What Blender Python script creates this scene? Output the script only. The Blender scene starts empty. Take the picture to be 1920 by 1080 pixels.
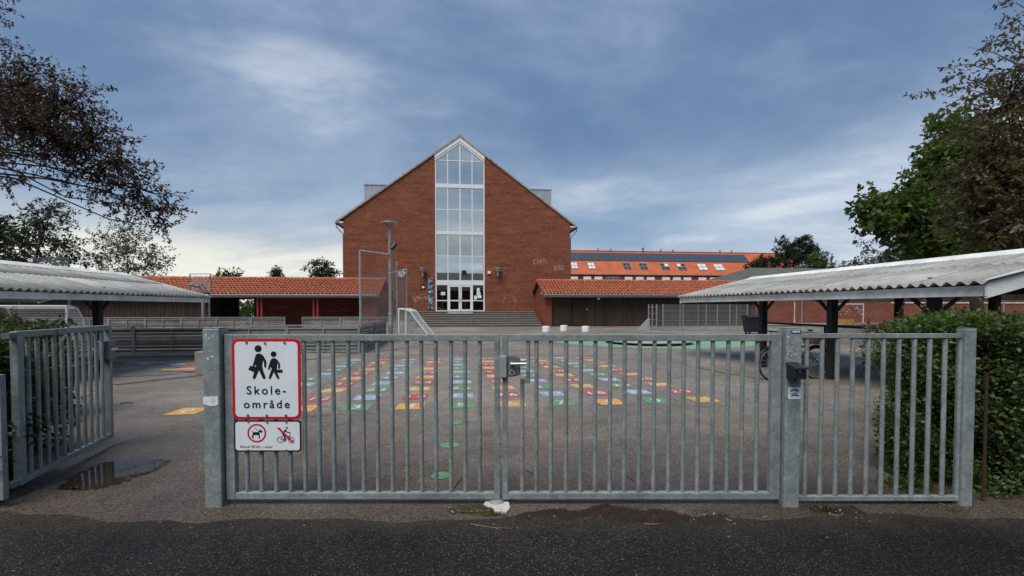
import bpy, bmesh, math, random
import numpy as np
from mathutils import Vector, Matrix

# ------------------------------------------------------------------ camera, sky, sun, exposure
scene = bpy.context.scene
col = scene.collection
R = math.radians
F = 850.0            # focal length in photo pixels (photo 1920 x 1080)
CAM_H = 1.47
PITCH = R(-1.5)
PY = 598.5           # row of the principal point in the photo (the picture is an off-centre crop)
cam_d = bpy.data.cameras.new('camera')
cam_d.sensor_width = 36.0
cam_d.lens = F / 1920 * 36
cam_d.shift_y = (PY - 540) / 1920
cam_d.clip_start = 0.05
cam_d.clip_end = 2000
cam = bpy.data.objects.new('camera', cam_d)
cam.location = (0, 0, CAM_H)
cam.rotation_euler = (R(90) + PITCH, 0, 0)
col.objects.link(cam)
scene.camera = cam

SUN_EL, SUN_AZ = R(58), R(212)        # azimuth measured clockwise from +Y (view direction)
EXPO = 1.45
world = bpy.data.worlds.new('World'); scene.world = world; world.use_nodes = True

def build_world():
    nt = world.node_tree; nt.nodes.clear()
    N = nt.nodes.new; L = nt.links.new
    out = N('ShaderNodeOutputWorld'); bg = N('ShaderNodeBackground')
    sky = N('ShaderNodeTexSky'); sky.sky_type = 'NISHITA'; sky.sun_disc = False
    sky.sun_elevation = SUN_EL; sky.sun_rotation = SUN_AZ
    sky.air_density = 1.6; sky.dust_density = 2.0
    tc = N('ShaderNodeTexCoord')
    sep = N('ShaderNodeSeparateXYZ'); L(tc.outputs['Generated'], sep.inputs[0])
    def math_(op, a, b=None, clamp=False):
        m = N('ShaderNodeMath'); m.operation = op; m.use_clamp = clamp
        for i, x in enumerate((a, b)):
            if x is None: continue
            if isinstance(x, (int, float)): m.inputs[i].default_value = x
            else: L(x, m.inputs[i])
        return m.outputs[0]
    zc = math_('MAXIMUM', sep.outputs['Z'], 0.0)
    den = math_('ADD', zc, 0.16)
    px = math_('DIVIDE', math_('MULTIPLY', sep.outputs['X'], -1.0), den); py = math_('DIVIDE', sep.outputs['Y'], den)
    comb = N('ShaderNodeCombineXYZ'); L(px, comb.inputs[0]); L(py, comb.inputs[1])
    def noise(scale, detail, rough, off, dist=0.0, sx=1.0, sy=1.0, rot=0.0):
        mp = N('ShaderNodeMapping'); mp.inputs['Location'].default_value = (off, off * .37, off * .11)
        mp.inputs['Scale'].default_value = (sx, sy, 1); mp.inputs['Rotation'].default_value = (0, 0, rot)
        L(comb.outputs[0], mp.inputs[0])
        n = N('ShaderNodeTexNoise'); n.inputs['Scale'].default_value = scale
        n.inputs['Detail'].default_value = detail; n.inputs['Roughness'].default_value = rough
        n.inputs['Distortion'].default_value = dist
        L(mp.outputs[0], n.inputs['Vector']); return n.outputs['Fac']
    def ramp(fac, stops):
        r = N('ShaderNodeValToRGB'); e = r.color_ramp.elements
        r.color_ramp.interpolation = 'EASE'
        while len(e) < len(stops): e.new(0.5)
        for i, (p, c) in enumerate(stops):
            e[i].position = p; e[i].color = (c[0], c[1], c[2], 1)
        L(fac, r.inputs[0]); return r.outputs[0]
    def mix(fac, a, b, bt='MIX'):
        m = N('ShaderNodeMix'); m.data_type = 'RGBA'; m.blend_type = bt
        if isinstance(fac, (int, float)): m.inputs[0].default_value = fac
        else: L(fac, m.inputs[0])
        for i, x in ((6, a), (7, b)):
            if isinstance(x, tuple): m.inputs[i].default_value = (*x, 1)
            else: L(x, m.inputs[i])
        return m.outputs[2]
    # clouds: a broad slate deck, thinner and bluer in places, with paler torn bands
    nb = noise(0.30, 5, 0.52, SKYOFF[0], 0.3, 0.9, 1.1, 0.5)
    nm = noise(0.62, 8, 0.56, SKYOFF[1], 0.35, 0.85, 1.15, 0.9)
    nw = noise(1.35, 9, 0.58, SKYOFF[2], 0.35, 0.85, 1.15, 0.9)
    low = ramp(zc, [(0.0, (1, 1, 1)), (0.12, (.72, .72, .72)), (0.40, (0.14, .14, .14)), (0.8, (0, 0, 0))])
    deck = mix(ramp(nb, [(0.36, (0, 0, 0)), (0.64, (1, 1, 1))]), (.043, .108, .245), (.108, .184, .330))
    deck = mix(math_('MULTIPLY', ramp(nm, [(0.42, (0, 0, 0)), (0.68, (1, 1, 1))]), 0.85), deck, (.235, .325, .490))
    wisp = math_('MULTIPLY', ramp(nw, [(0.44, (0, 0, 0)), (0.74, (1, 1, 1))]), ramp(nm, [(0.42, (0, 0, 0)), (0.70, (1, 1, 1))]))
    deck = mix(math_('MULTIPLY', wisp, 0.72), deck, (.66, .70, .78))
    lowcol = mix(ramp(nm, [(0.36, (0, 0, 0)), (0.66, (1, 1, 1))]), (.25, .375, .545), (.50, .58, .68))
    lowcol = mix(math_('MULTIPLY', wisp, 0.8), lowcol, (.82, .84, .86))
    c = mix(low, deck, lowcol)
    # a pale break under the cloud deck in the west (left of the view), streaked by thin cloud
    az = N('ShaderNodeVectorMath'); az.operation = 'DOT_PRODUCT'
    L(tc.outputs['Generated'], az.inputs[0]); az.inputs[1].default_value = (-0.55, 0.83, 0)
    azr = ramp(az.outputs['Value'], [(0.62, (0, 0, 0)), (0.98, (1, 1, 1))])
    lo2 = ramp(zc, [(0.0, (1, 1, 1)), (0.07, (.85, .85, .85)), (0.20, (0, 0, 0))])
    brk = math_('MULTIPLY', math_('MULTIPLY', azr, lo2), ramp(nw, [(0.25, (.45, .45, .45)), (0.6, (1, 1, 1))]))
    c = mix(math_('MULTIPLY', brk, 0.85), c, (.97, .92, .77))
    skyc = mix(1.0, sky.outputs[0], (0.07, 0.07, 0.07), 'MULTIPLY')
    c = mix(0.90, skyc, c)
    L(c, bg.inputs['Color']); bg.inputs['Strength'].default_value = SKY_S
    L(bg.outputs[0], out.inputs['Surface'])
SKYOFF = (3.1, 1.2, 5.3); SKY_S = 0.45
build_world()

sun_d = bpy.data.lights.new('sun', 'SUN'); sun_d.energy = 1.45; sun_d.angle = R(40); sun_d.color = (1.0, .955, .89)
sun = bpy.data.objects.new('sun', sun_d)
sdir = Vector((math.sin(SUN_AZ) * math.cos(SUN_EL), math.cos(SUN_AZ) * math.cos(SUN_EL), math.sin(SUN_EL)))
sun.rotation_euler = sdir.to_track_quat('Z', 'Y').to_euler(); sun.location = sdir * 60
col.objects.link(sun)
scene.view_settings.view_transform = 'Standard'; scene.view_settings.look = 'None'
scene.view_settings.exposure = EXPO; scene.view_settings.gamma = 1; scene.view_settings.use_curve_mapping = False

# ------------------------------------------------------------------ pixels to places
def ray(px, py):
    x = (px - 960) / F; y = (PY - py) / F
    c, s = math.cos(PITCH), math.sin(PITCH)
    return Vector((x, c - s * y, s + c * y))
def at(px, py, Y):
    d = ray(px, py); t = Y / d.y
    return Vector((0, 0, CAM_H)) + d * t
def zg(Y):
    return 0.0 if Y <= 4 else (-.16 if Y >= 15 else -.16 * (Y - 4) / 11)
def gp(px, py):
    d = ray(px, py); z = 0.0
    for _ in range(30):
        t = (z - CAM_H) / d.z; z = zg(t * d.y)
    return Vector((d.x * t, d.y * t, z))
TH = math.atan(97 / 850)
CB, SB = math.cos(TH), math.sin(TH)
BO = Vector((-4.85, 42.5, 0))
def b2w(u, v, z=0): return Vector((BO.x + u * CB - v * SB, BO.y + u * SB + v * CB, z))
def w2b(p): d = p - BO; return (d.x * CB + d.y * SB, -d.x * SB + d.y * CB, p.z)
def bl(px, py, v):           # photo pixel on the building plane v = const -> (u, z)
    d = ray(px, py); dv = -d.x * SB + d.y * CB
    c0 = w2b(Vector((0, 0, CAM_H))); t = (v - c0[1]) / dv
    p = Vector((0, 0, CAM_H)) + d * t; b = w2b(p); return b[0], p.z
GB = -.16                    # ground level at the building

# ------------------------------------------------------------------ mesh helpers
class MB:
    def __init__(s): s.v = []; s.f = []
    def add(s, vs, fs):
        n = len(s.v); s.v += [tuple(x) for x in vs]; s.f += [tuple(i + n for i in f) for f in fs]; return s
    def box(s, x0, x1, y0, y1, z0, z1):
        v = [(x, y, z) for z in (z0, z1) for y in (y0, y1) for x in (x0, x1)]
        return s.add(v, [(0, 2, 3, 1), (4, 5, 7, 6), (0, 1, 5, 4), (2, 6, 7, 3), (0, 4, 6, 2), (1, 3, 7, 5)])
    def bar(s, p, q, w, h, up=(0, 0, 1)):      # rectangular bar from p to q
        p, q = Vector(p), Vector(q); d = (q - p).normalized(); up = Vector(up)
        if abs(d.dot(up)) > .98: up = Vector((0, 1, 0))
        a = d.cross(up).normalized() * w / 2; b = a.cross(d).normalized() * h / 2
        v = [e + sa * a + sb * b for e in (p, q) for sb in (-1, 1) for sa in (-1, 1)]
        return s.add(v, [(0, 2, 3, 1), (4, 5, 7, 6), (0, 1, 5, 4), (2, 6, 7, 3), (0, 4, 6, 2), (1, 3, 7, 5)])
    def tube(s, pts, rad, n=8, cap=True):
        pts = [Vector(p) for p in pts]
        if not isinstance(rad, (list, tuple)): rad = [rad] * len(pts)
        d0 = (pts[1] - pts[0]).normalized()
        a = d0.orthogonal().normalized()
        vs = []; fs = []
        for i, p in enumerate(pts):
            d = (pts[min(i + 1, len(pts) - 1)] - pts[max(i - 1, 0)]).normalized()
            a = (a - d * a.dot(d)).normalized(); b = d.cross(a)
            for k in range(n):
                t = 2 * math.pi * k / n; vs.append(p + rad[i] * (math.cos(t) * a + math.sin(t) * b))
            if i:
                for k in range(n):
                    k2 = (k + 1) % n; o = (i - 1) * n
                    fs.append((o + k, o + k2, o + n + k2, o + n + k))
        if cap:
            fs.append(tuple(range(n - 1, -1, -1))); o = (len(pts) - 1) * n; fs.append(tuple(o + k for k in range(n)))
        return s.add(vs, fs)
    def prism(s, poly, ax, lo, hi):            # poly (a,b) extruded along ax: 'x','y','z'
        def P(a, b, c): return {'x': (c, a, b), 'y': (a, c, b), 'z': (a, b, c)}[ax]
        n = len(poly); vs = [P(a, b, lo) for a, b in poly] + [P(a, b, hi) for a, b in poly]
        fs = [tuple(range(n)), tuple(range(2 * n - 1, n - 1, -1))] + [(i, i + n, (i + 1) % n + n, (i + 1) % n) for i in range(n)]
        return s.add(vs, fs)
    def lathe(s, prof, n=24, c=(0, 0, 0)):     # prof (r, z)
        vs = [(c[0] + r * math.cos(2 * math.pi * k / n), c[1] + r * math.sin(2 * math.pi * k / n), c[2] + z) for r, z in prof for k in range(n)]
        fs = [(i * n + k, i * n + (k + 1) % n, (i + 1) * n + (k + 1) % n, (i + 1) * n + k) for i in range(len(prof) - 1) for k in range(n)]
        fs += [tuple(range(n - 1, -1, -1)), tuple((len(prof) - 1) * n + k for k in range(n))]
        return s.add(vs, fs)
    def ring(s, c, r, w, axis='y', n=40, t=.001):   # flat ring
        pts_o = [(c[0] + r * math.cos(2 * math.pi * k / n), c[1] + r * math.sin(2 * math.pi * k / n)) for k in range(n)]
        pts_i = [(c[0] + (r - w) * math.cos(2 * math.pi * k / n), c[1] + (r - w) * math.sin(2 * math.pi * k / n)) for k in range(n)]
        vs = [(x, c[2], z) for x, z in pts_o] + [(x, c[2], z) for x, z in pts_i]
        return s.add(vs, [(k, (k + 1) % n, (k + 1) % n + n, k + n) for k in range(n)])
    def mesh(s, name, off=(0, 0, 0), smooth=False, fix=True):
        me = bpy.data.meshes.new(name)
        o = Vector(off)
        me.from_pydata([(x - o.x, y - o.y, z - o.z) for x, y, z in s.v], [], s.f)
        if fix:
            bm = bmesh.new(); bm.from_mesh(me); bmesh.ops.recalc_face_normals(bm, faces=bm.faces); bm.to_mesh(me); bm.free()
        if smooth:
            me.polygons.foreach_set('use_smooth', [True] * len(me.polygons))
        me.update(); return me

def tag(o, label=None, cat=None, group=None, kind=None):
    if label: o['label'] = label
    if cat: o['category'] = cat
    if group: o['group'] = group
    if kind: o['kind'] = kind
    return o
def link(name, me, mat=None, parent=None, loc=None, rot=None):
    o = bpy.data.objects.new(name, me); col.objects.link(o)
    if mat and me and not me.materials: me.materials.append(mat)
    if parent: o.parent = parent
    if loc is not None: o.location = loc
    if rot is not None: o.rotation_euler = rot
    return o
def empty(name, label, cat, loc, rz=0, group=None):
    o = bpy.data.objects.new(name, None); o.empty_display_size = .2; col.objects.link(o)
    o.location = loc; o.rotation_euler = (0, 0, rz); tag(o, label, cat, group); return o
class Th:                                       # a thing in the world frame (rz 0), coordinates given in world metres
    def __init__(s, name, label, cat, loc, group=None, building=False):
        s.b = building
        s.org = Vector(loc)
        s.e = empty(name, label, cat, b2w(*loc) if building else loc, TH if building else 0, group)
    def part(s, name, mb, mat, parent=None, smooth=False, bev=0, fix=True, kind=None):
        o = link(name, mb.mesh(name, s.org, smooth, fix), mat, parent or s.e)
        if bev: bevel(o, bev)
        if kind: o['kind'] = kind
        return o
def bevel(o, w, seg=2):
    m = o.modifiers.new('bevel', 'BEVEL'); m.width = w; m.segments = seg; m.limit_method = 'ANGLE'; m.angle_limit = R(40)
def B(*a): return MB().box(*a)
def copy_tree(o, parent=None):
    c = o.copy(); col.objects.link(c); c.parent = parent
    for ch in o.children: copy_tree(ch, c)
    return c

# ------------------------------------------------------------------ materials
MATS = {}
def nodes(name):
    m = bpy.data.materials.new(name); m.use_nodes = True; MATS[name] = m
    nt = m.node_tree; b = nt.nodes['Principled BSDF']; return m, nt, b
def tnoise(nt, vec, scale, detail=4, rough=.55, dist=0):
    n = nt.nodes.new('ShaderNodeTexNoise'); n.inputs['Scale'].default_value = scale; n.inputs['Detail'].default_value = detail
    n.inputs['Roughness'].default_value = rough; n.inputs['Distortion'].default_value = dist
    nt.links.new(vec, n.inputs['Vector']); return n.outputs['Fac']
def tramp(nt, fac, stops, ip='LINEAR'):
    r = nt.nodes.new('ShaderNodeValToRGB'); e = r.color_ramp.elements; r.color_ramp.interpolation = ip
    while len(e) < len(stops): e.new(.5)
    for i, (p, c) in enumerate(stops):
        c = (c, c, c) if isinstance(c, (int, float)) else c
        e[i].position = p; e[i].color = (*c, 1)
    nt.links.new(fac, r.inputs[0]); return r.outputs[0]
def tmix(nt, fac, a, b, bt='MIX'):
    m = nt.nodes.new('ShaderNodeMix'); m.data_type = 'RGBA'; m.blend_type = bt
    if isinstance(fac, (int, float)): m.inputs[0].default_value = fac
    else: nt.links.new(fac, m.inputs[0])
    for i, x in ((6, a), (7, b)):
        if isinstance(x, tuple): m.inputs[i].default_value = (*x, 1)
        else: nt.links.new(x, m.inputs[i])
    return m.outputs[2]
def tmath(nt, op, a, b=0.0, clamp=False):
    m = nt.nodes.new('ShaderNodeMath'); m.operation = op; m.use_clamp = clamp
    for i, x in enumerate((a, b)):
        if isinstance(x, (int, float)): m.inputs[i].default_value = x
        else: nt.links.new(x, m.inputs[i])
    return m.outputs[0]
def coords(nt, kind='Object', scale=None):
    tc = nt.nodes.new('ShaderNodeTexCoord'); o = tc.outputs[kind]
    if scale:
        mp = nt.nodes.new('ShaderNodeMapping'); mp.inputs['Scale'].default_value = scale; nt.links.new(o, mp.inputs[0]); o = mp.outputs[0]
    return o
def geo_pos(nt, scale=None):
    g = nt.nodes.new('ShaderNodeNewGeometry'); o = g.outputs['Position']
    if scale:
        mp = nt.nodes.new('ShaderNodeMapping'); mp.inputs['Scale'].default_value = scale; nt.links.new(o, mp.inputs[0]); o = mp.outputs[0]
    return o
def bump(nt, b, h, s, d=.01):
    n = nt.nodes.new('ShaderNodeBump'); n.inputs['Strength'].default_value = s; n.inputs['Distance'].default_value = d
    nt.links.new(h, n.inputs['Height']); nt.links.new(n.outputs[0], b.inputs['Normal'])
def mat(name, c, rough=.6, metal=0.0, var=.25, scale=3.0, c2=None, bstr=0.0, bscale=40, sc=None, spec=None, island=0.0, detail=5):
    """base colour with two scales of mottling and optional bump; world-position based so neighbours differ"""
    m, nt, b = nodes(name)
    p = geo_pos(nt, sc)
    n1 = tnoise(nt, p, scale, detail, .6)
    lo = tuple(x * (1 - var) for x in c) if c2 is None else c2
    hi = tuple(min(1, x * (1 + var)) for x in c) if c2 is None else c
    cc = tramp(nt, n1, [(.3, lo), (.7, hi)])
    if island:
        oi = nt.nodes.new('ShaderNodeObjectInfo')
        k = tramp(nt, oi.outputs['Random'], [(0, 1 - island), (1, 1 + island)])
        cc = tmix(nt, 1.0, cc, k, 'MULTIPLY')
    nt.links.new(cc, b.inputs['Base Color'])
    b.inputs['Roughness'].default_value = rough; b.inputs['Metallic'].default_value = metal
    if spec is not None: b.inputs['Specular IOR Level'].default_value = spec
    if bstr: bump(nt, b, tnoise(nt, p, bscale, 4, .6), bstr)
    return m

def brick_mat(name, c1, c2, mort, blot=.35):
    m, nt, b = nodes(name)
    tc = coords(nt); sp = nt.nodes.new('ShaderNodeSeparateXYZ'); nt.links.new(tc, sp.inputs[0])
    cm = nt.nodes.new('ShaderNodeCombineXYZ'); nt.links.new(tmath(nt, 'ADD', sp.outputs[0], sp.outputs[1]), cm.inputs[0]); nt.links.new(sp.outputs[2], cm.inputs[1])
    br = nt.nodes.new('ShaderNodeTexBrick'); nt.links.new(cm.outputs[0], br.inputs['Vector'])
    br.inputs['Scale'].default_value = 1; br.inputs['Brick Width'].default_value = .24; br.inputs['Row Height'].default_value = .067
    br.inputs['Mortar Size'].default_value = .006; br.inputs['Mortar Smooth'].default_value = .2
    br.inputs['Color1'].default_value = (*c1, 1); br.inputs['Color2'].default_value = (*c2, 1); br.inputs['Mortar'].default_value = (*mort, 1)
    mp = nt.nodes.new('ShaderNodeMapping'); mp.inputs['Scale'].default_value = (.35, .35, 1.6); nt.links.new(tc, mp.inputs[0])
    n = tnoise(nt, mp.outputs[0], 1.5, 8, .66)
    k = tramp(nt, n, [(.25, 1 - blot), (.75, 1 + blot)])
    cc = tmix(nt, 1.0, br.outputs['Color'], k, 'MULTIPLY')
    mp2 = nt.nodes.new('ShaderNodeMapping'); mp2.inputs['Scale'].default_value = (3.2, 3.2, 13); nt.links.new(tc, mp2.inputs[0])
    n2 = tnoise(nt, mp2.outputs[0], 1.0, 3, .7)
    cc = tmix(nt, 1.0, cc, tramp(nt, n2, [(.3, .68), (.72, 1.32)]), 'MULTIPLY')
    nt.links.new(cc, b.inputs['Base Color']); b.inputs['Roughness'].default_value = .85
    b.inputs['Specular IOR Level'].default_value = .25
    bump(nt, b, tmath(nt, 'MULTIPLY', br.outputs['Fac'], -1.0), .6, .01)
    return m

def asphalt(name, base, warm, stones, stone_col, wet=0.0, fleck=.5, gate_band=False, fringe=False):
    m, nt, b = nodes(name)
    p = geo_pos(nt)
    big = tnoise(nt, p, .35, 6, .6, .4); mid = tnoise(nt, p, 2.2, 5, .65)
    c = tmix(nt, tramp(nt, big, [(.35, 0), (.65, 1)]), base, warm)
    c = tmix(nt, 1.0, c, tramp(nt, mid, [(.3, .80), (.7, 1.18)]), 'MULTIPLY')
    vo = nt.nodes.new('ShaderNodeTexVoronoi'); vo.inputs['Scale'].default_value = stones; nt.links.new(p, vo.inputs['Vector'])
    vc = nt.nodes.new('ShaderNodeSeparateColor'); nt.links.new(vo.outputs['Color'], vc.inputs[0])
    c = tmix(nt, 1.0, c, tramp(nt, vc.outputs[0], [(0, .32), (.6, 1.0), (1, 1.75)]), 'MULTIPLY')
    pale = tmath(nt, 'GREATER_THAN', vc.outputs[1], 1 - fleck * .12)
    near = tramp(nt, vo.outputs['Distance'], [(.25, 1), (.55, 0)])
    c = tmix(nt, tmath(nt, 'MULTIPLY', tmath(nt, 'MULTIPLY', pale, near), .75), c, stone_col)
    # larger pale chips scattered thinly
    vo2 = nt.nodes.new('ShaderNodeTexVoronoi'); vo2.inputs['Scale'].default_value = stones * .42; nt.links.new(p, vo2.inputs['Vector'])
    vc2 = nt.nodes.new('ShaderNodeSeparateColor'); nt.links.new(vo2.outputs['Color'], vc2.inputs[0])
    chip = tmath(nt, 'MULTIPLY', tmath(nt, 'GREATER_THAN', vc2.outputs[0], 1 - fleck * .05), tramp(nt, vo2.outputs['Distance'], [(.12, 1), (.26, 0)]))
    c = tmix(nt, tmath(nt, 'MULTIPLY', chip, .8), c, stone_col)
    if fringe:    # washed-out soil and grit along the inner edge of the path
        sx = nt.nodes.new('ShaderNodeSeparateXYZ'); nt.links.new(p, sx.inputs[0])
        yy = tmath(nt, 'ADD', sx.outputs[1], tmath(nt, 'MULTIPLY', tnoise(nt, p, 4.5, 7, .7, .6), .55))
        f = tramp(nt, tmath(nt, 'MULTIPLY', yy, .2), [(.622, 0), (.70, .9)])
        c = tmix(nt, f, c, tmix(nt, tramp(nt, tnoise(nt, p, 60, 3, .6), [(.4, 0), (.65, 1)]), (.026, .019, .014), (.070, .056, .044)))
        wr_ = tramp(nt, tnoise(nt, p, .45, 6, .62, .8), [(.40, .72), (.62, 1.35)]); c = tmix(nt, 1.0, c, wr_, 'MULTIPLY')
    if gate_band:      # darker and browner in front of and just inside the gate, noise-broken edge
        sx = nt.nodes.new('ShaderNodeSeparateXYZ'); nt.links.new(p, sx.inputs[0])
        yy = tmath(nt, 'ADD', sx.outputs[1], tmath(nt, 'MULTIPLY', tnoise(nt, p, 1.1, 6, .65, .5), 2.6))
        f = tramp(nt, tmath(nt, 'MULTIPLY', yy, .1), [(.45, 1.0), (.55, .70), (.88, .0)])
        c = tmix(nt, f, c, tmix(nt, 1.0, c, (.36, .31, .27), 'MULTIPLY'))
    nt.links.new(c, b.inputs['Base Color'])
    if gate_band:      # hairline cracks and broad stains
        vk = nt.nodes.new('ShaderNodeTexVoronoi'); vk.feature = 'DISTANCE_TO_EDGE'; vk.inputs['Scale'].default_value = .22
        dm = nt.nodes.new('ShaderNodeVectorMath'); dm.operation = 'MULTIPLY_ADD'; nz = nt.nodes.new('ShaderNodeTexNoise'); nz.inputs['Scale'].default_value = .9; nz.inputs['Detail'].default_value = 6
        nt.links.new(p, nz.inputs['Vector']); nt.links.new(nz.outputs['Color'], dm.inputs[0]); dm.inputs[1].default_value = (1.6, 1.6, 0); nt.links.new(p, dm.inputs[2]); nt.links.new(dm.outputs[0], vk.inputs['Vector'])
        cr = tramp(nt, vk.outputs['Distance'], [(.0, .6), (.004, .0)])
        c = tmix(nt, cr, c, (.035, .03, .027))
        st = tramp(nt, tnoise(nt, p, .16, 6, .6, 1.0), [(.42, .82), (.56, 1.12)])
        c = tmix(nt, 1.0, c, st, 'MULTIPLY'); nt.links.new(c, b.inputs['Base Color'])
    rr = tramp(nt, tnoise(nt, p, .5, 5, .6, .5), [(.38, .52 - wet * .2), (.62, .80)])
    nt.links.new(rr, b.inputs['Roughness']); b.inputs['Specular IOR Level'].default_value = .45 if gate_band else .15
    bump(nt, b, vo.outputs['Distance'], .55, .006)
    return m

def leaf_mat(name, cols, trans=.3, rough=.5):
    m, nt, b = nodes(name)
    g = nt.nodes.new('ShaderNodeNewGeometry')
    c = tramp(nt, g.outputs['Random Per Island'], [(i / (len(cols) - 1), x) for i, x in enumerate(cols)])
    n = tnoise(nt, g.outputs['Position'], .8, 2, .5)
    c = tmix(nt, 1.0, c, tramp(nt, n, [(.3, .75), (.7, 1.25)]), 'MULTIPLY')
    nt.links.new(c, b.inputs['Base Color']); b.inputs['Roughness'].default_value = rough
    b.inputs['Specular IOR Level'].default_value = .3
    t = nt.nodes.new('ShaderNodeBsdfTranslucent'); nt.links.new(tmix(nt, 1.0, c, (1.2, 1.25, .7), 'MULTIPLY'), t.inputs[0])
    mx = nt.nodes.new('ShaderNodeMixShader'); mx.inputs[0].default_value = trans
    nt.links.new(b.outputs[0], mx.inputs[1]); nt.links.new(t.outputs[0], mx.inputs[2])
    nt.links.new(mx.outputs[0], nt.nodes['Material Output'].inputs[0]); return m

def glass_mat(name, refl, tint, rough=.02):
    m, nt, b = nodes(name)
    nt.nodes.remove(b)
    t = nt.nodes.new('ShaderNodeBsdfTransparent'); t.inputs[0].default_value = (*tint, 1)
    g = nt.nodes.new('ShaderNodeBsdfGlossy'); g.inputs[0].default_value = (.95, .95, .92, 1); g.inputs['Roughness'].default_value = rough
    p = geo_pos(nt, (.6, .6, .6)); bn = nt.nodes.new('ShaderNodeBump'); bn.inputs['Strength'].default_value = .02; bn.inputs['Distance'].default_value = .02
    nt.links.new(tnoise(nt, p, 1.0, 2), bn.inputs['Height']); nt.links.new(bn.outputs[0], g.inputs['Normal'])
    mx = nt.nodes.new('ShaderNodeMixShader'); mx.inputs[0].default_value = refl
    nt.links.new(t.outputs[0], mx.inputs[1]); nt.links.new(g.outputs[0], mx.inputs[2])
    nt.links.new(mx.outputs[0], nt.nodes['Material Output'].inputs[0]); return m

def galv_mat(name, c, rough=.55, metal=.35):
    m, nt, b = nodes(name)
    p = geo_pos(nt)
    vo = nt.nodes.new('ShaderNodeTexVoronoi'); vo.inputs['Scale'].default_value = 60; nt.links.new(p, vo.inputs['Vector'])
    sc = nt.nodes.new('ShaderNodeSeparateColor'); nt.links.new(vo.outputs['Color'], sc.inputs[0])
    n = tnoise(nt, p, 7, 6, .65)
    cc = tramp(nt, n, [(.28, tuple(x * .72 for x in c)), (.72, tuple(x * 1.22 for x in c))])
    cc = tmix(nt, 1.0, cc, tramp(nt, sc.outputs[0], [(0, .84), (1, 1.14)]), 'MULTIPLY')
    mp = nt.nodes.new('ShaderNodeMapping'); mp.inputs['Scale'].default_value = (9, 9, 1.2); nt.links.new(p, mp.inputs[0])
    st = tnoise(nt, mp.outputs[0], 3, 5, .7)
    cc = tmix(nt, tramp(nt, st, [(.58, 0), (.74, .55)]), cc, tuple(min(1, x * 1.75) for x in c))
    cc = tmix(nt, tramp(nt, st, [(.22, .5), (.36, 0)]), cc, tuple(x * .5 for x in c))
    rs_ = tnoise(nt, mp.outputs[0], 1.7, 7, .75)
    cc = tmix(nt, tramp(nt, rs_, [(.70, 0), (.80, .35)]), cc, (.16, .10, .06))
    nt.links.new(cc, b.inputs['Base Color']); b.inputs['Metallic'].default_value = metal
    nt.links.new(tramp(nt, n, [(.3, rough - .1), (.7, rough + .15)]), b.inputs['Roughness'])
    return m

def paint_mat(name, c, wear=.5, under=(.10, .086, .075)):
    m, nt, b = nodes(name)
    p = geo_pos(nt)
    n = tnoise(nt, p, 26, 6, .75); n2 = tnoise(nt, p, 3.0, 3, .6)
    w = tmath(nt, 'ADD', tmath(nt, 'MULTIPLY', n, .65), tmath(nt, 'MULTIPLY', n2, .35))
    f = tramp(nt, w, [(.40 + .10 * wear, 0), (.56 + .10 * (1 - wear), 1)])
    f = tmath(nt, 'SUBTRACT', 1.0, tmath(nt, 'MULTIPLY', f, .25 + .55 * wear))
    cc = tmix(nt, f, under, tuple(c))
    nt.links.new(cc, b.inputs['Base Color']); b.inputs['Roughness'].default_value = .6
    vo = nt.nodes.new('ShaderNodeTexVoronoi'); vo.inputs['Scale'].default_value = 110; nt.links.new(p, vo.inputs['Vector'])
    bump(nt, b, vo.outputs['Distance'], .3, .004)
    return m

def wood_mat(name, c, c2, ax=2, rough=.8):
    s = [14, 14, 14]; s[ax] = .9
    m, nt, b = nodes(name)
    p = geo_pos(nt, tuple(s)); n = tnoise(nt, p, 1.0, 6, .65, .4); n2 = tnoise(nt, geo_pos(nt), 1.1, 4, .6)
    cc = tramp(nt, n, [(.25, c2), (.75, c)])
    cc = tmix(nt, 1.0, cc, tramp(nt, n2, [(.3, .65), (.7, 1.3)]), 'MULTIPLY')
    oi = nt.nodes.new('ShaderNodeObjectInfo')
    cc = tmix(nt, 1.0, cc, tramp(nt, oi.outputs['Random'], [(0, .72), (1, 1.28)]), 'MULTIPLY')
    nt.links.new(cc, b.inputs['Base Color']); b.inputs['Roughness'].default_value = rough
    bump(nt, b, n, .3, .004); return m

galv = galv_mat('galvanised_steel', (.212, .243, .242), .5, .14)
galv_d = galv_mat('weathered_steel', (.15, .165, .165), .6, .3)
galv_far = mat('dull_steel', (.24, .25, .25), .55, .3, .2, 6)
white_paint = mat('white_paint', (.66, .68, .68), .5, 0, .06, 3)
fascia_m = mat('fascia_paint', (.66, .67, .65), .6, 0, .22, 2.2, bstr=.08, bscale=30)
sign_white = mat('sign_white', (.66, .71, .745), .35, 0, .05, 4)
sign_red = mat('sign_red', (.52, .008, .02), .35, 0, .08, 4)
sign_black = mat('sign_black', (.008, .011, .012), .4, 0, .1, 4)
black_plastic = mat('black_plastic', (.010, .012, .018), .42, 0, .25, 5)
black_timber = mat('black_timber', (.010, .010, .011), .75, 0, .3, 6, bstr=.2)
facade_brick = brick_mat('facade_brick', (.245, .074, .036), (.160, .049, .025), (.140, .080, .056), .45)
wing_brick = brick_mat('wing_brick', (.235, .055, .032), (.165, .040, .024), (.17, .09, .07))
gym_brick = brick_mat('gym_brick', (.22, .060, .036), (.16, .044, .028), (.20, .12, .10), .3)
tile_m = mat('clay_tile', (.36, .105, .050), .8, 0, .55, 4.5, bstr=.1, sc=(1, 1, 1))
tile_far = mat('far_clay_tile', (.42, .100, .036), .75, 0, .2, .9)
yard_m = asphalt('yard_asphalt', (.176, .151, .123), (.228, .200, .167), 120, (.50, .46, .40), .6, 1.0, True)
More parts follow.
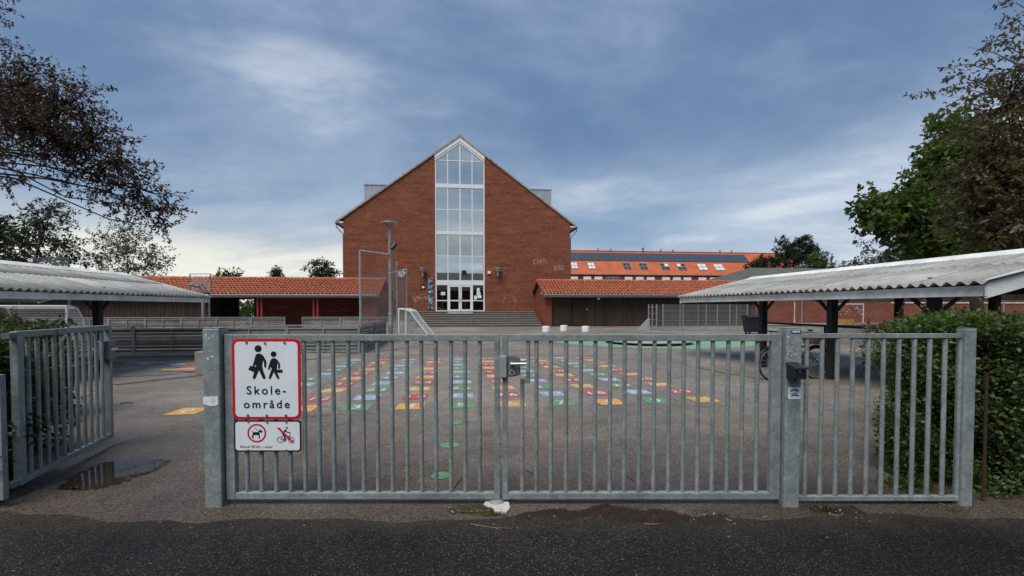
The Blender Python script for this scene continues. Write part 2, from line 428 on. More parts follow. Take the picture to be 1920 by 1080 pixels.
path_m = asphalt('path_asphalt', (.0125, .0115, .0108), (.0200, .0178, .0160), 130, (.17, .155, .14), .1, .7, False, True)
soil_m = mat('soil', (.017, .0068, .0040), .95, 0, .5, 14, bstr=.8, bscale=90)
moss_m = mat('moss', (.050, .052, .014), .95, 0, .5, 30, c2=(.022, .014, .007), bstr=.8, bscale=120)
conc_m = mat('concrete', (.33, .32, .30), .85, 0, .22, 5, bstr=.15, bscale=60)
conc_d = mat('weathered_concrete', (.155, .15, .14), .85, 0, .35, 3, bstr=.15, bscale=50)
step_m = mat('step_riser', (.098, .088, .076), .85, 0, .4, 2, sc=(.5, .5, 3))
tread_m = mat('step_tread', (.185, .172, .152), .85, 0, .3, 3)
timber_m = wood_mat('brown_timber', (.050, .027, .016), (.016, .0095, .006))
timber_l = wood_mat('stained_timber', (.055, .027, .016), (.016, .009, .006))
board_m = wood_mat('grey_boards', (.27, .245, .215), (.135, .122, .108), 0)
red_post = mat('red_paint', (.30, .030, .035), .5, 0, .15, 4)
zinc_m = mat('zinc', (.32, .37, .39), .45, .3, .2, 1.2)
gutter_m = mat('grey_gutter', (.20, .20, .20), .5, .2, .15, 4)
roof_grey = mat('slate_grey_roof', (.085, .088, .078), .85, 0, .3, 1.2, bstr=.2)
curtain_m = mat('curtain', (.62, .64, .64), .9, 0, .1, 3)
interior_m = mat('interior_wall', (.62, .62, .58), .9, 0, .1, .6)
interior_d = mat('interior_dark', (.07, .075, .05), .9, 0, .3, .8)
glass_hi = glass_mat('upper_glass', .60, (.72, .76, .76))
glass_mid = glass_mat('curtained_glass', .36, (.82, .84, .83))
glass_lo = glass_mat('door_glass', .22, (.68, .72, .66))
solar_m = mat('solar_cells', (.060, .078, .098), .25, .1, .12, 3)
darkglass = mat('skylight_dark', (.035, .042, .048), .15, 0, .2, 2)
paleglass = mat('skylight_pale', (.62, .66, .70), .15, 0, .1, 2)
rubber = mat('rubber', (.008, .008, .009), .7, 0, .2, 5)
bark = mat('bark', (.045, .035, .027), .95, 0, .4, 9, bstr=.8, bscale=25)
bark_d = mat('dark_bark', (.020, .015, .013), .95, 0, .4, 9, bstr=.8, bscale=25)
# ------------------------------------------------------------------ ground
def sheet(name, xs, ys, m, dz=0.0, cut=None):
    mb = MB()
    vs = [(x, y, zg(y) + dz) for y in ys for x in xs]; nx = len(xs)
    mb.add(vs, [(j * nx + i, j * nx + i + 1, (j + 1) * nx + i + 1, (j + 1) * nx + i) for j in range(len(ys) - 1) for i in range(nx - 1)])
    return tag(link(name, mb.mesh(name), m), kind='structure')
yard = sheet('yard', [-400, -40, 0, 40, 400], [-200, 4, 6, 8, 10, 12, 15, 60, 700], yard_m)
rng = random.Random(5)
def path_edge(x):
    y = 3.12 + .05 * math.sin(x * 1.3 + .5) + .04 * math.sin(x * 3.1) + .02 * math.sin(x * 9.7)
    if x > 2.2: y += .06
    return y
mb = MB(); xs = [-14 + i * .12 for i in range(234)]
vs = [(x, -5.0, .004) for x in xs] + [(x, path_edge(x) + rng.uniform(-.012, .012), .004) for x in xs]; n = len(xs)
mb.add(vs, [(i, i + 1, n + i + 1, n + i) for i in range(n - 1)])
path = tag(link('path', mb.mesh('path'), path_m), kind='structure')

def ground_poly(name, pts, m, dz, parent, kind=None):
    mb = MB(); mb.add([(p[0], p[1], zg(p[1]) + dz) for p in pts], [tuple(range(len(pts)))])
    o = link(name, mb.mesh(name), m, parent)
    if kind: o['kind'] = kind
    return o
# ---- digits
TXT = {}
def make_texts(items):
    tmp = []
    for key, body, size, spacing, bold in items:
        cu = bpy.data.curves.new(key, 'FONT'); cu.body = body; cu.size = size; cu.align_x = 'CENTER'; cu.space_character = spacing
        cu.offset = bold; cu.resolution_u = 4
        o = bpy.data.objects.new(key, cu); col.objects.link(o); tmp.append((key, o, cu))
    dg = bpy.context.evaluated_depsgraph_get()
    for key, o, cu in tmp:
        me = bpy.data.meshes.new_from_object(o.evaluated_get(dg))
        TXT[key] = ([tuple(v.co) for v in me.vertices], [tuple(p.vertices) for p in me.polygons])
        bpy.data.meshes.remove(me)
    for key, o, cu in tmp:
        bpy.data.objects.remove(o); bpy.data.curves.remove(cu)
make_texts([('n%d' % i, str(i), .36, 1.35, .006) for i in range(101)] +
           [('skole', 'Skole-', .098, 1.32, .0012), ('omrade', 'områd e'.replace(' ', ''), .098, 1.32, .0012), ('hund', 'Hund SKAL i snor', .0262, 1.06, 0.0)])
paints = {'y': paint_mat('yellow_paint', (.64, .34, .065), .62), 'g': paint_mat('green_paint', (.095, .29, .14), .62),
          'b': paint_mat('blue_paint', (.27, .39, .56), .62), 'r': paint_mat('red_ground_paint', (.48, .065, .095), .62)}
digit_m = paint_mat('white_ground_paint', (.62, .60, .55), .45)
t55 = gp(866, 759.5); t510 = gp(1314, 748.4); tfar = gp(864.3, 673.5)
CS = ((t510 - t55).length) / 5; RS = (Vector((tfar.x - t55.x, tfar.y - t55.y, 0)).length) / 9
rr = random.Random(3)
for r in range(10):
    for c in range(0 if r == 0 else 1, 11):
        num = 10 * r + c
        code = ('y' if c % 2 == 0 else 'g') if r % 2 == 0 else ('r' if c % 2 == 0 else 'b')
        cx = t55.x + (c - 5) * CS * CB - r * RS * SB; cy = t55.y + (c - 5) * CS * SB + r * RS * CB
        cx += rr.uniform(-.015, .015); cy += rr.uniform(-.015, .015); a = TH + rr.uniform(-.02, .02); hw, h = .262 * CS, .30 * RS
        rot = lambda x, y: (cx + x * math.cos(a) - y * math.sin(a), cy + x * math.sin(a) + y * math.cos(a))
        sq = ground_poly('painted_square', [rot(-hw, -h), rot(hw, -h), rot(hw, h), rot(-hw, h)], paints[code], .004, yard)
        v, f = TXT['n%d' % num]
        mb = MB(); q = [rot(x * .85, y - .13) for x, y, z in v]
        mb.add([(x, y, zg(y) + .008) for x, y in q], f); link('painted_number', mb.mesh('painted_number', fix=False), digit_m, sq)
for px, py, w in ((826, 892, 18.5), (843.5, 835, 17.5), (853.5, 793, 14), (861, 768, 0)):
    if not w: continue
    c = gp(px, py); r = w / F * c.y
    ground_poly('painted_dot', [(c.x + r * math.cos(k * .2618), c.y + r * math.sin(k * .2618)) for k in range(24)], paints['g'], .004, yard)
# ---- faded playground art beyond the open pedestrian gate
art = {'y': paint_mat('faded_yellow', (.50, .33, .12), .8), 'p': paint_mat('faded_pink', (.48, .16, .17), .8), 'b': paint_mat('faded_blue', (.22, .34, .45), .8), 'c': paint_mat('faded_cream', (.55, .46, .34), .8)}
for k, (px, py, w, d, code) in enumerate(((232, 679.5, .9, .35, 'p'), (262, 680, 1.0, .35, 'y'), (285, 681, .8, .4, 'c'), (318, 681, .9, .35, 'b'), (336, 684, .8, .3, 'b'), (352, 678, .8, .35, 'y'), (355, 683, .9, .3, 'c'), (350, 688, .8, .3, 'p'), (358, 692, .7, .3, 'c'), (338, 694, 1.1, .35, 'y'), (365, 695, .8, .3, 'p'), (372, 682, .8, .3, 'y'), (212, 679, .8, .3, 'p'))):
    c = gp(px, py); rr = random.Random(k)
    pts = [(c.x + w * .6 * math.cos(t) * rr.uniform(.6, 1.1), c.y + d * math.sin(t) * rr.uniform(.6, 1.1)) for t in [i * 2 * math.pi / 9 for i in range(9)]]
    ground_poly('painted_patch', pts, art[code], .004 + .0015 * k, yard)
# ---- green play circle
gc = gp(1212, 637)
green_c = paint_mat('green_rubber_paint', (.175, .36, .21), .15)
gcirc = ground_poly('green_play_circle', [(gc.x + 5.0 * math.cos(k * math.pi / 36), gc.y + 5.0 * math.sin(k * math.pi / 36)) for k in range(72)], green_c, .005, None)
tag(gcirc, kind='structure')
d = gp(1215, 643); t = Th('play_disc', 'flat grey play disc lying low on the green painted circle', 'play disc', (d.x, d.y, zg(d.y)))
t.part('skirt', MB().lathe([(1.78, .012), (1.78, .10)], 48, (d.x, d.y, zg(d.y))), rubber)
t.part('deck', MB().lathe([(1.92, .10), (1.95, .12), (1.95, .15), (1.90, .165)], 48, (d.x, d.y, zg(d.y))), conc_m)
# ---- asphalt seams (bitumen repair bands)
seam_m = mat('bitumen', (.045, .040, .036), .5, 0, .3, 8)
def seam(pix, w):
    pts = [gp(*p) for p in pix]; L_, R_ = [], []
    fine = []
    for a, b in zip(pts, pts[1:]):
        for i in range(8): fine.append(a.lerp(b, i / 8))
    fine.append(pts[-1]); rr = random.Random(len(pix))
    for i, p in enumerate(fine):
        q = fine[min(i + 1, len(fine) - 1)] - fine[max(i - 1, 0)]; q.z = 0; nrm = Vector((-q.y, q.x, 0)).normalized(); ww = w * rr.uniform(.6, 1.2)
        L_.append(p + nrm * ww / 2); R_.append(p - nrm * ww / 2)
    mb = MB(); n = len(fine)
    mb.add([(p.x, p.y, zg(p.y) + .0035) for p in L_ + R_], [(i, i + 1, n + i + 1, n + i) for i in range(n - 1)])
    return link('repair_band', mb.mesh('repair_band'), seam_m, yard)
seam([(205, 707), (300, 704), (380, 696), (480, 684), (580, 674), (660, 664), (740, 655), (840, 641)], .13)
seam([(215, 722), (300, 712), (380, 704)], .22)
seam([(905, 646), (1000, 637), (1030, 634)], .10); seam([(930, 656), (1010, 657)], .05); seam([(1310, 690), (1360, 700), (1420, 709), (1520, 722)], .10)
# ---- puddle by the open gate
water_m, nt, b = nodes('puddle_water')
b.inputs['Base Color'].default_value = (.026, .016, .010, 1); b.inputs['Roughness'].default_value = .04; b.inputs['IOR'].default_value = 1.33; b.inputs['Specular IOR Level'].default_value = .14
def blob(name, pix, m, dz, seed, jit=.06, sub=5):
    pts = [gp(*p) for p in pix]; out = []; rr = random.Random(seed)
    for a, b_ in zip(pts, pts[1:] + pts[:1]):
        for i in range(sub):
            q = a.lerp(b_, i / sub); out.append((q.x + rr.uniform(-jit, jit), q.y + rr.uniform(-jit, jit)))
    return ground_poly(name, out, m, dz, None)
tag(blob('puddle', [(112, 915), (140, 890), (190, 868), (250, 861), (318, 862), (300, 880), (262, 893), (222, 908), (180, 917), (140, 920)], water_m, .004, 4, .028, 9), kind='structure')

# ------------------------------------------------------------------ school building (building frame: u right, v deep, z up)
W2 = 10.5; EAVE = 9.55; RIDGE = 17.25; LEN = 26.0
def roofz(u, e=0): return RIDGE - abs(u) * (RIDGE - EAVE) / W2 + e
S = Th('school_building', 'red brick school building with steep gable and tall central glazed strip', 'building', (0, 0, GB), building=True)
GW = 2.29
# gable wall in two halves either side of the glazing (0.4 m thick)
for s in (-1, 1):
    poly = [(s * GW, GB), (s * W2, GB), (s * W2, EAVE), (s * GW, roofz(GW))]
    S.part('gable_wall', MB().prism(poly, 'y', 0, .4), facade_brick)
    S.part('side_wall', MB().box(min(s * W2, s * (W2 - .4)), max(s * W2, s * (W2 - .4)), .4, LEN, GB, EAVE - .05), facade_brick)
S.part('rear_wall', MB().prism([(-W2, GB), (W2, GB), (W2, EAVE), (0, RIDGE), (-W2, EAVE)], 'y', LEN, LEN + .4), facade_brick)
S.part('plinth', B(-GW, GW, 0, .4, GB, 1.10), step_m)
# roof slabs
sl = (RIDGE - EAVE) / W2
for s in (-1, 1):
    poly = [(0, RIDGE + .06), (s * 11.15, roofz(11.15) + .06), (s * 11.15, roofz(11.15) + .17), (0, RIDGE + .17)]
    ro = S.part('roof', MB().prism(poly, 'y', .02, LEN + .5), mat('dark_roof_%d' % s, (.10, .07, .05), .85, 0, .3, 2) if s < 0 else MATS['dark_roof_-1'])
    # verge tiles along the gable edge: a stepped row of clay tiles
    n = 34; me = None
    for k in range(n):
        a = k / n; u0 = s * 11.15 * a; u1 = s * 11.15 * (a + 1 / n); z0 = roofz(u0) + .03; z1 = roofz(u1) + .03
        mb = MB(); mb.prism([(u0, z0), (u1, z1 + .0), (u1, z1 + .20), (u0, z0 + .155)], 'y', -.12, .015)
        S.part('verge_tile', mb, mat('verge_tile', (.30, .255, .20), .85, 0, .45, 5) if 'verge_tile' not in MATS else MATS['verge_tile'], ro)
    S.part('eaves_soffit', B(min(s * W2, s * 11.1), max(s * W2, s * 11.1), -.06, LEN, EAVE - .42, EAVE - .30), white_paint)
    mb = MB(); gx = s * 11.18; gz = roofz(11.15) + .02
    mb.tube([(gx, -.12, gz), (gx, LEN, gz)], .075, 10); S.part('gutter', mb, gutter_m)
    mb = MB().tube([(gx, .25, gz - .05), (gx, .25, gz - .30), (s * 10.60, .25, gz - .95), (s * 10.60, .25, GB + .02)], .05, 8); S.part('downpipe', mb, gutter_m)
    # dormer box
    u0, u1 = s * 9.25, s * 5.6
    zt = bl(706 if s < 0 else 1015, 347 if s < 0 else 356, 3.0)[1]
    S.part('dormer', B(min(u0, u1), max(u0, u1), 3.0, 9.0, roofz(9.3) - .1, zt), zinc_m)
    S.part('dormer_trim', B(min(u0, u1) - .06, max(u0, u1) + .06, 2.94, 9.06, zt, zt + .09), zinc_m)
    # standing seams on the dormer cheek
    for k in range(1, 5): S.part('dormer_seam', B(s * (5.6 + .73 * k) - .012, s * (5.6 + .73 * k) + .012, 2.97, 3.0, roofz(9.25), zt), zinc_m)
S.part('ridge_cap', MB().tube([(0, -.14, RIDGE + .20), (0, LEN + .5, RIDGE + .20)], .10, 8), MATS['verge_tile'])
# glazing: frame members, panes
zb = lambda y: bl(863, y, 0)[1]
Z0, ZT1, ZD, ZB1a, ZB1b = zb(583), zb(563.6), zb(534.5), zb(534.5), zb(525.4)
levels = [(ZB1b, zb(480.5)), (zb(479), zb(440)), (zb(433), zb(394.2)), (zb(392.8), zb(352.5)), (zb(345), zb(302))]
bands = [(ZB1a, ZB1b), (zb(440), zb(433)), (zb(352.5), zb(345))]
MY0, MY1, PYG = .02, .14, .10
fr = []
for s in (-1, 1):
    S.part('glazing_stile', B(min(s * GW, s * (GW - .12)), max(s * GW, s * (GW - .12)), MY0, MY1, Z0 - .02, roofz(GW) - .25), white_paint)
for a, b_ in bands: S.part('spandrel', B(-GW + .12, GW - .12, MY0 - .015, MY1, a, b_), white_paint)
cols_u = [-GW + .12, -1.13, 0, 1.13, GW - .12]
for i in (1, 2, 3):
    u = cols_u[i]; w = .055 if i == 2 else .042
    prev = ZD
    for a, b_ in ((ZB1b, bands[1][0]), (bands[1][1], bands[2][0]), (bands[2][1], roofz(u) - .45)):
        S.part('mullion', B(u - w, u + w, MY0 + .004, MY1 - .004, a, b_), white_paint)
    if i != 2: S.part('mullion', B(u - .06, u + .06, MY0 + .004, MY1, Z0, ZD), white_paint)
for y in (480, 393.5, 301.5):
    z = zb(y)
    for i in range(4):
        a, b_ = cols_u[i], cols_u[i + 1]; wa = .042 if i in (1, 3) else (.055 if i == 2 else 0); wb = .042 if i in (0, 2) else (.055 if i == 1 else 0)
        S.part('transom', B(a + wa, b_ - wb, MY0 + .008, MY1 - .008, z - .04, z + .04), white_paint)
for i in (0, 3):
    z = ZT1; a, b_ = cols_u[i], cols_u[i + 1]
    S.part('transom', B(a + (.06 if i == 3 else 0), b_ - (.06 if i == 0 else 0), MY0 + .008, MY1 - .008, z - .045, z + .045), white_paint)
    S.part('bottom_rail', B(a + (.06 if i == 3 else 0), b_ - (.06 if i == 0 else 0), MY0 + .008, MY1 - .008, Z0 - .02, Z0 + .06), white_paint)
def pane(u0, u1, z0, z1, g): return S.part('pane', B(u0, u1, PYG, PYG + .012, z0, z1), g)
for j in range(4):
    a, b_ = cols_u[j] + .03, cols_u[j + 1] - .03
    for (z0, z1) in [(ZB1b, zb(480)), (zb(480), zb(440)), (zb(433), zb(393.5)), (zb(393.5), zb(352.5)), (zb(345), zb(301.5))]:
        pane(a, b_, z0 + .03, z1 - .03, glass_mid if abs(z0 - zb(480)) < .01 else glass_hi)
    mb = MB().prism([(a, zb(301.5) + .03), (b_, zb(301.5) + .03), (b_, roofz(b_) - .42), (a, roofz(a) - .42)], 'y', PYG, PYG + .012); S.part('pane', mb, glass_hi)
for j in (0, 3):
    a, b_ = cols_u[j] + .03, cols_u[j + 1] - .03
    pane(a, b_, Z0 + .05, ZT1 - .03, glass_lo); pane(a, b_, ZT1 + .03, ZD, glass_lo)
# sloping gable boards over the glazing
for s in (-1, 1):
    S.part('gable_board', MB().prism([(0, RIDGE + .02), (s * (GW + .02), roofz(GW + .02) + .02), (s * (GW + .02), roofz(GW) - .36), (0, RIDGE - .40)], 'y', -.06, .10), white_paint)
    S.part('gable_trim', MB().prism([(0, RIDGE - .42), (s * GW, roofz(GW) - .38), (s * GW, roofz(GW) - .55), (0, RIDGE - .60)], 'y', -.02, .12), white_paint)
# doors
for s in (-1, 1):
    u0, u1 = (-1.07, -.015) if s < 0 else (.015, 1.07)
    d = S.part('door', B(u0, u0 + .13, MY0, MY1 - .02, Z0, ZD - .02), white_paint)
    mb = MB().box(u1 - .13, u1, MY0, MY1 - .02, Z0, ZD - .02).box(u0 + .13, u1 - .13, MY0, MY1 - .02, Z0, Z0 + .14).box(u0 + .13, u1 - .13, MY0, MY1 - .02, ZD - .16, ZD - .02).box(u0 + .13, u1 - .13, MY0, MY1 - .02, ZT1 - .06, ZT1 + .06)
    S.part('door_rail', mb, white_paint, d)
    S.part('pane', B(u0 + .12, u1 - .12, PYG - .02, PYG - .01, Z0 + .13, ZT1 - .05), glass_lo, d)
    S.part('pane', B(u0 + .12, u1 - .12, PYG - .02, PYG - .01, ZT1 + .05, ZD - .15), glass_lo, d)
    S.part('door_handle', MB().tube([(-s * -.09, MY0 - .04, 2.0), (s * .09, MY0 - .04, 2.35)], .015, 8), gutter_m, d)
S.part('door_head', B(-1.07, 1.07, MY0 + .01, MY1, ZD - .018, ZD), white_paint)
# rooms behind the glass, floor slabs, curtains
for k, z in enumerate((1.08, ZB1a + .1, bands[1][0] + .05, bands[2][0] + .05)):
    S.part('floor_slab', B(-3.4, 3.4, .42, 6.9, z - .2, z), interior_m)
S.part('room_wall', B(-3.4, 3.4, 5.0, 5.2, ZB1a + .11, 14.5), interior_m)
for s in (-1, 1): S.part('room_wall', B(min(s * 3.41, s * 3.6), max(s * 3.41, s * 3.6), .42, 6.9, 1.0, 14.2), interior_m)
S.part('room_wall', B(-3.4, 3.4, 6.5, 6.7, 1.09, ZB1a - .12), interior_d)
for u0, u1, sl_ in ((-2.05, -1.30, 0), (1.42, 2.1, -.42)):
    mb = MB(); n = 40; vs = []
    for j, z in enumerate((zb(479), zb(441))):
        for i in range(n): 
            a = i / (n - 1); u = u0 + (u1 - u0) * a + (sl_ * (1 - a) if j == 0 and sl_ else 0)
            vs.append((u, .18 + .03 * math.sin(a * 34), z))
    mb.add(vs, [(i, i + 1, n + i + 1, n + i) for i in range(n - 1)]); S.part('curtain', mb, curtain_m)
# notices taped inside the door panels
paper = mat('paper', (.70, .74, .70), .7, 0, .06, 6); paper_g = mat('paper_green_print', (.10, .34, .26), .7, 0, .1, 6)
def notice(x0, y0, x1, y1, green=True):
    a, z1 = bl(780 + x0 / 7.71, 480 + y0 / 7.71, .09); b_, z0 = bl(780 + x1 / 7.71, 480 + y1 / 7.71, .09)
    o = S.part('notice', B(a, b_, .088, .094, z0, z1), paper)
    if green: S.part('print', B(a + .25 * (b_ - a), b_ - .25 * (b_ - a), .086, .0878, z0 + .35 * (z1 - z0), z1 - .4 * (z1 - z0)), paper_g, o)
notice(360, 520, 422, 565); notice(875, 520, 932, 565); notice(880, 462, 920, 518, False); notice(888, 568, 948, 608, False); notice(840, 572, 880, 628, False)
# wall lamps, clock, posters
for px in (793, 933):
    u = bl(px, 510, 0)[0]; z1 = bl(px, 503, 0)[1]
    lo = S.part('wall_lamp', MB().lathe([(.30, 0), (.32, .05), (.24, .06), (.22, .30), (.10, .42), (.09, .75), (.05, .80)], 16, (u, -.36, z1 - .0)), galv_far)
    for v_ in lo.data.vertices: v_.co.z = (z1 - GB) * 2 - v_.co.z - .0
    lo.data.flip_normals()
    S.part('lamp_bracket', B(u - .05, u + .05, -.36, 0, z1 - .62, z1 - .50), galv_far, lo)
u, z = bl(753, 513, 0)
ck = S.part('wall_clock', MB().tube([(u, -.14, z), (u, -.005, z)], .36, 32), white_paint)
ring = MB()
S.part('clock_rim', MB().ring((u, z, -.143), .37, .05), gutter_m, ck, fix=False)
S.part('clock_hand', B(u - .018, u + .018, -.152, -.147, z, z + .26), sign_black, ck); S.part('clock_hand', MB().bar((u, -.155, z), (u + .14, -.155, z - .10), .03, .004, (0, 1, 0)), sign_black, ck)
def wallrect(name, x0, y0, x1, y1, m, t=.03):
    a, z1 = bl(x0, y0, 0); b_, z0 = bl(x1, y1, 0); return S.part(name, B(a, b_, -t, -.002, z0, z1), m), a, b_, z0, z1
o, a, b_, z0, z1 = wallrect('notice_plate', 788.5, 533, 798, 543, sign_black)
S.part('emblem', MB().add([((a + b_) / 2 + (b_ - a) * x, -.034, z0 + (z1 - z0) * y) for x, y in ((-.3, .3), (0, .25), (.3, .35), (.22, .7), (.05, .6), (-.12, .75))], [(0, 1, 2, 3, 4, 5)]), sign_white, o)
mural, nt, b = nodes('mural_banner')
p = coords(nt); nn = nt.nodes.new('ShaderNodeTexVoronoi'); nn.inputs['Scale'].default_value = 5.0; nt.links.new(p, nn.inputs['Vector'])
sc_ = nt.nodes.new('ShaderNodeSeparateColor'); nt.links.new(nn.outputs['Color'], sc_.inputs[0])
nt.links.new(tramp(nt, sc_.outputs[0], [(0, (.03, .05, .07)), (.35, (.16, .28, .34)), (.7, (.34, .44, .46)), (1, (.55, .60, .60))], 'CONSTANT'), b.inputs['Base Color'])
wallrect('mural_panel', 803, 520, 811.5, 579, mural, .05)
sp = wallrect('sensor', 914, 508.5, 920, 513.5, white_paint, .12)
# graffiti scrawls: ribbons of white paint
graf = mat('chalky_white_spray', (.40, .30, .27), .8, 0, .35, 8); graf_p = mat('pale_violet_spray', (.36, .26, .29), .8, 0, .25, 8)
def scrawl(th, pix, v, w, m, parent=None, n0=[0]):
    mb = MB()
    for stroke in pix:
        pts = [bl(x, y, v) for x, y in stroke]
        for (u0, z0), (u1, z1) in zip(pts, pts[1:]):
            d_ = Vector((u1 - u0, z1 - z0)); 
            if d_.length < 1e-4: continue
            nrm = Vector((-d_.y, d_.x)).normalized() * w / 2; n0[0] += 1; y = v - .003 - .0004 * (n0[0] % 12)
            mb.add([(u0 + nrm.x, y, z0 + nrm.y), (u0 - nrm.x, y, z0 - nrm.y), (u1 - nrm.x, y, z1 - nrm.y), (u1 + nrm.x, y, z1 + nrm.y)], [(0, 1, 2, 3)])
    return th.part('graffiti', mb, m, parent, fix=False, kind='stuff')
Z4 = lambda x, y: (600 + x / 2.7686, 240 + y / 2.7686)
G1 = [[Z4(1112, 680), Z4(1108, 704), Z4(1120, 703)], [Z4(1110, 691), Z4(1120, 690)], [Z4(1112, 680), Z4(1124, 679)], [Z4(1130, 682), Z4(1126, 700), Z4(1138, 698), Z4(1140, 684), Z4(1130, 692)], [Z4(1146, 682), Z4(1143, 702), Z4(1152, 695), Z4(1144, 690), Z4(1154, 681)], [Z4(1158, 700), Z4(1160, 680), Z4(1172, 681)], [Z4(1158, 691), Z4(1168, 690)], [Z4(1166, 686), Z4(1178, 702), Z4(1174, 694)], [Z4(1128, 704), Z4(1144, 707)]]
G2 = [[Z4(1213, 720), Z4(1224, 718), Z4(1216, 733), Z4(1232, 731)], [Z4(1220, 712), Z4(1222, 736)], [Z4(1230, 716), Z4(1238, 730), Z4(1242, 712), Z4(1250, 712), Z4(1252, 730), Z4(1240, 726)], [Z4(1255, 714), Z4(1264, 712), Z4(1266, 730), Z4(1256, 732), Z4(1258, 722)], [Z4(1212, 736), Z4(1262, 735)]]
scrawl(S, G1, 0, .038, graf_p); scrawl(S, G2, 0, .036, graf)
rr = random.Random(8)
G3 = []
for k in range(26):
    x = rr.uniform(478, 555); y = rr.uniform(874, 893); G3.append([Z4(x, y), Z4(x + rr.uniform(-6, 7), y + rr.uniform(-5, 5)), Z4(x + rr.uniform(-4, 8), y + rr.uniform(-5, 5))])
for k in range(5): G3.append([Z4(488, 897 + k * 9), Z4(488 + 20 / (k + 1), 897 + k * 9)])
for k in range(26):
    x = rr.uniform(900, 1030); y = rr.uniform(868, 905); G3.append([Z4(x, y), Z4(x + rr.uniform(-5, 6), y + rr.uniform(-4, 5))])
scrawl(S, G3, 0, .042, graf)
# entrance steps: seven long treads
ST = Th('entrance_steps', 'wide flight of weathered concrete steps below the glazed entrance', 'steps', (0, -2.5, GB), building=True)
uL = -6.0; uR = 6.9
for k in range(7):
    v0 = -5.0 + k * .66; z1 = GB + (1.08 - GB) * (k + 1) / 7
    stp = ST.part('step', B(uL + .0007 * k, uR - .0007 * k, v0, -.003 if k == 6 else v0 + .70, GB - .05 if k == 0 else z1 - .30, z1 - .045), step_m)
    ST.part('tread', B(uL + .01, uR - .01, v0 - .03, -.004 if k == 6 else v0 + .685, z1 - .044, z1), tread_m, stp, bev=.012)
ST.part('threshold', B(-1.15, 1.15, -.75, -.006, 1.083, 1.10), conc_m)
ST.part('threshold_riser', B(-1.15, 1.15, -1.16, -.76, .905, 1.0955), conc_m)
# ------------------------------------------------------------------ clay tiled low wings
def pantile(u0, u1, v0, z0, v1, z1, pitch=.29, course=.44, amp=.062, lift=.065):
    """wavy overlapping clay tiles on a slope from eave (v0,z0) to ridge (v1,z1)"""
    L_ = math.hypot(v1 - v0, z1 - z0); nc = max(1, int(round(L_ / course))); nt_ = int((u1 - u0) / pitch)
    sx = 6; nx = nt_ * sx + 1; mb = MB()
    dv, dz = (v1 - v0) / L_, (z1 - z0) / L_; nv, nz = -dz, dv
    if nz < 0: nv, nz = -nv, -nz
    us = np.linspace(u0, u1, nx); ph = np.linspace(0, nt_ * 2 * math.pi, nx); wave = amp * (np.sin(ph) * .75 + .25 * np.sin(2 * ph + .8))
    rr = random.Random(7)
    for c in range(nc):
        jig = [rr.uniform(-.006, .006) for _ in range(nt_ + 1)]
        vs = []
        for (t, h) in ((c / nc, lift + .02), (c / nc, lift), ((c + 1.06) / nc, 0.0)):
            t = min(t, 1.0)
            for i in range(nx):
                hh = wave[i] + h + jig[i // sx] - (.03 if (t == c / nc and h == lift + .02) else 0)
                s_ = t * L_ + jig[i // sx]
                vs.append((us[i], v0 + dv * s_ + nv * hh, z0 + dz * s_ + nz * hh))
        mb.add(vs, [(j * nx + i, j * nx + i + 1, (j + 1) * nx + i + 1, (j + 1) * nx + i) for j in range(2) for i in range(nx - 1)])
    return mb
def wing(name, label, u0, u1, ve, zee, vr, zr, vb, vf):
    """gable roofed shelter: eave line ve/zee, ridge vr/zr, back eave vb, wall front plane vf"""
    t = Th(name, label, 'building wing', ((u0 + u1) / 2, vf, GB), building=True)
    zb_ = zr - (vb - vr) * (zr - zee) / (vr - ve)
    rf = t.part('roof', MB().prism([(ve + .02, zee - .10), (vr, zr - .12), (vb, zb_ - .12), (vb, zb_ - .02), (vr, zr - .03), (ve, zee - .03)], 'x', u0 + .02, u1 - .02), timber_m)
    t.part('roof_tiles', pantile(u0, u1, ve - .05, zee, vr, zr), tile_m, rf, kind='stuff')
    t.part('roof_tiles', pantile(u0, u1, vb, zb_, vr, zr), tile_m, rf, kind='stuff')
    nk = int((u1 - u0) / .42); me = MB().tube([(0, 0, 0), (.43, 0, .012)], [.12, .135], 8).mesh('ridge_tile')
    me.materials.append(tile_m)
    for k in range(nk):
        o = link('ridge_tile', me, None, rf); o.location = (u0 + k * (u1 - u0) / nk - t.org.x, vr - t.org.y, zr + .03 - t.org.z)
    t.part('gutter', MB().tube([(u0 + .02, ve - .12, zee - .07), (u1 - .02, ve - .12, zee - .07)], .065, 8), gutter_m)
    t.part('fascia', B(u0 + .03, u1 - .03, ve + .03, ve + .07, zee - .26, zee - .10), gutter_m)
    # rafter tails under the eave
    k = 0; u = u0 + .4
    while u < u1 - .2:
        t.part('rafter_end', B(u - .05, u + .05, ve + .08, vf + .1, zee - .17, zee - .09), conc_m); u += 1.25
    return t, zb_
# --- right wing
uE, zE = bl(1013, 552, -5.55); zee = bl(1060, 551.5, -5.6)[1]; zrr = bl(1060, 527, -2.4)[1]
uw = bl(1021, 600, -5.0)[0]
RW, zbk = wing('timber_clad_wing', 'low clay tiled wing with dark vertical timber cladding right of the steps', uw - .25, uw + 25, -5.6, zee, -2.4, zrr, -.02, -5.0)
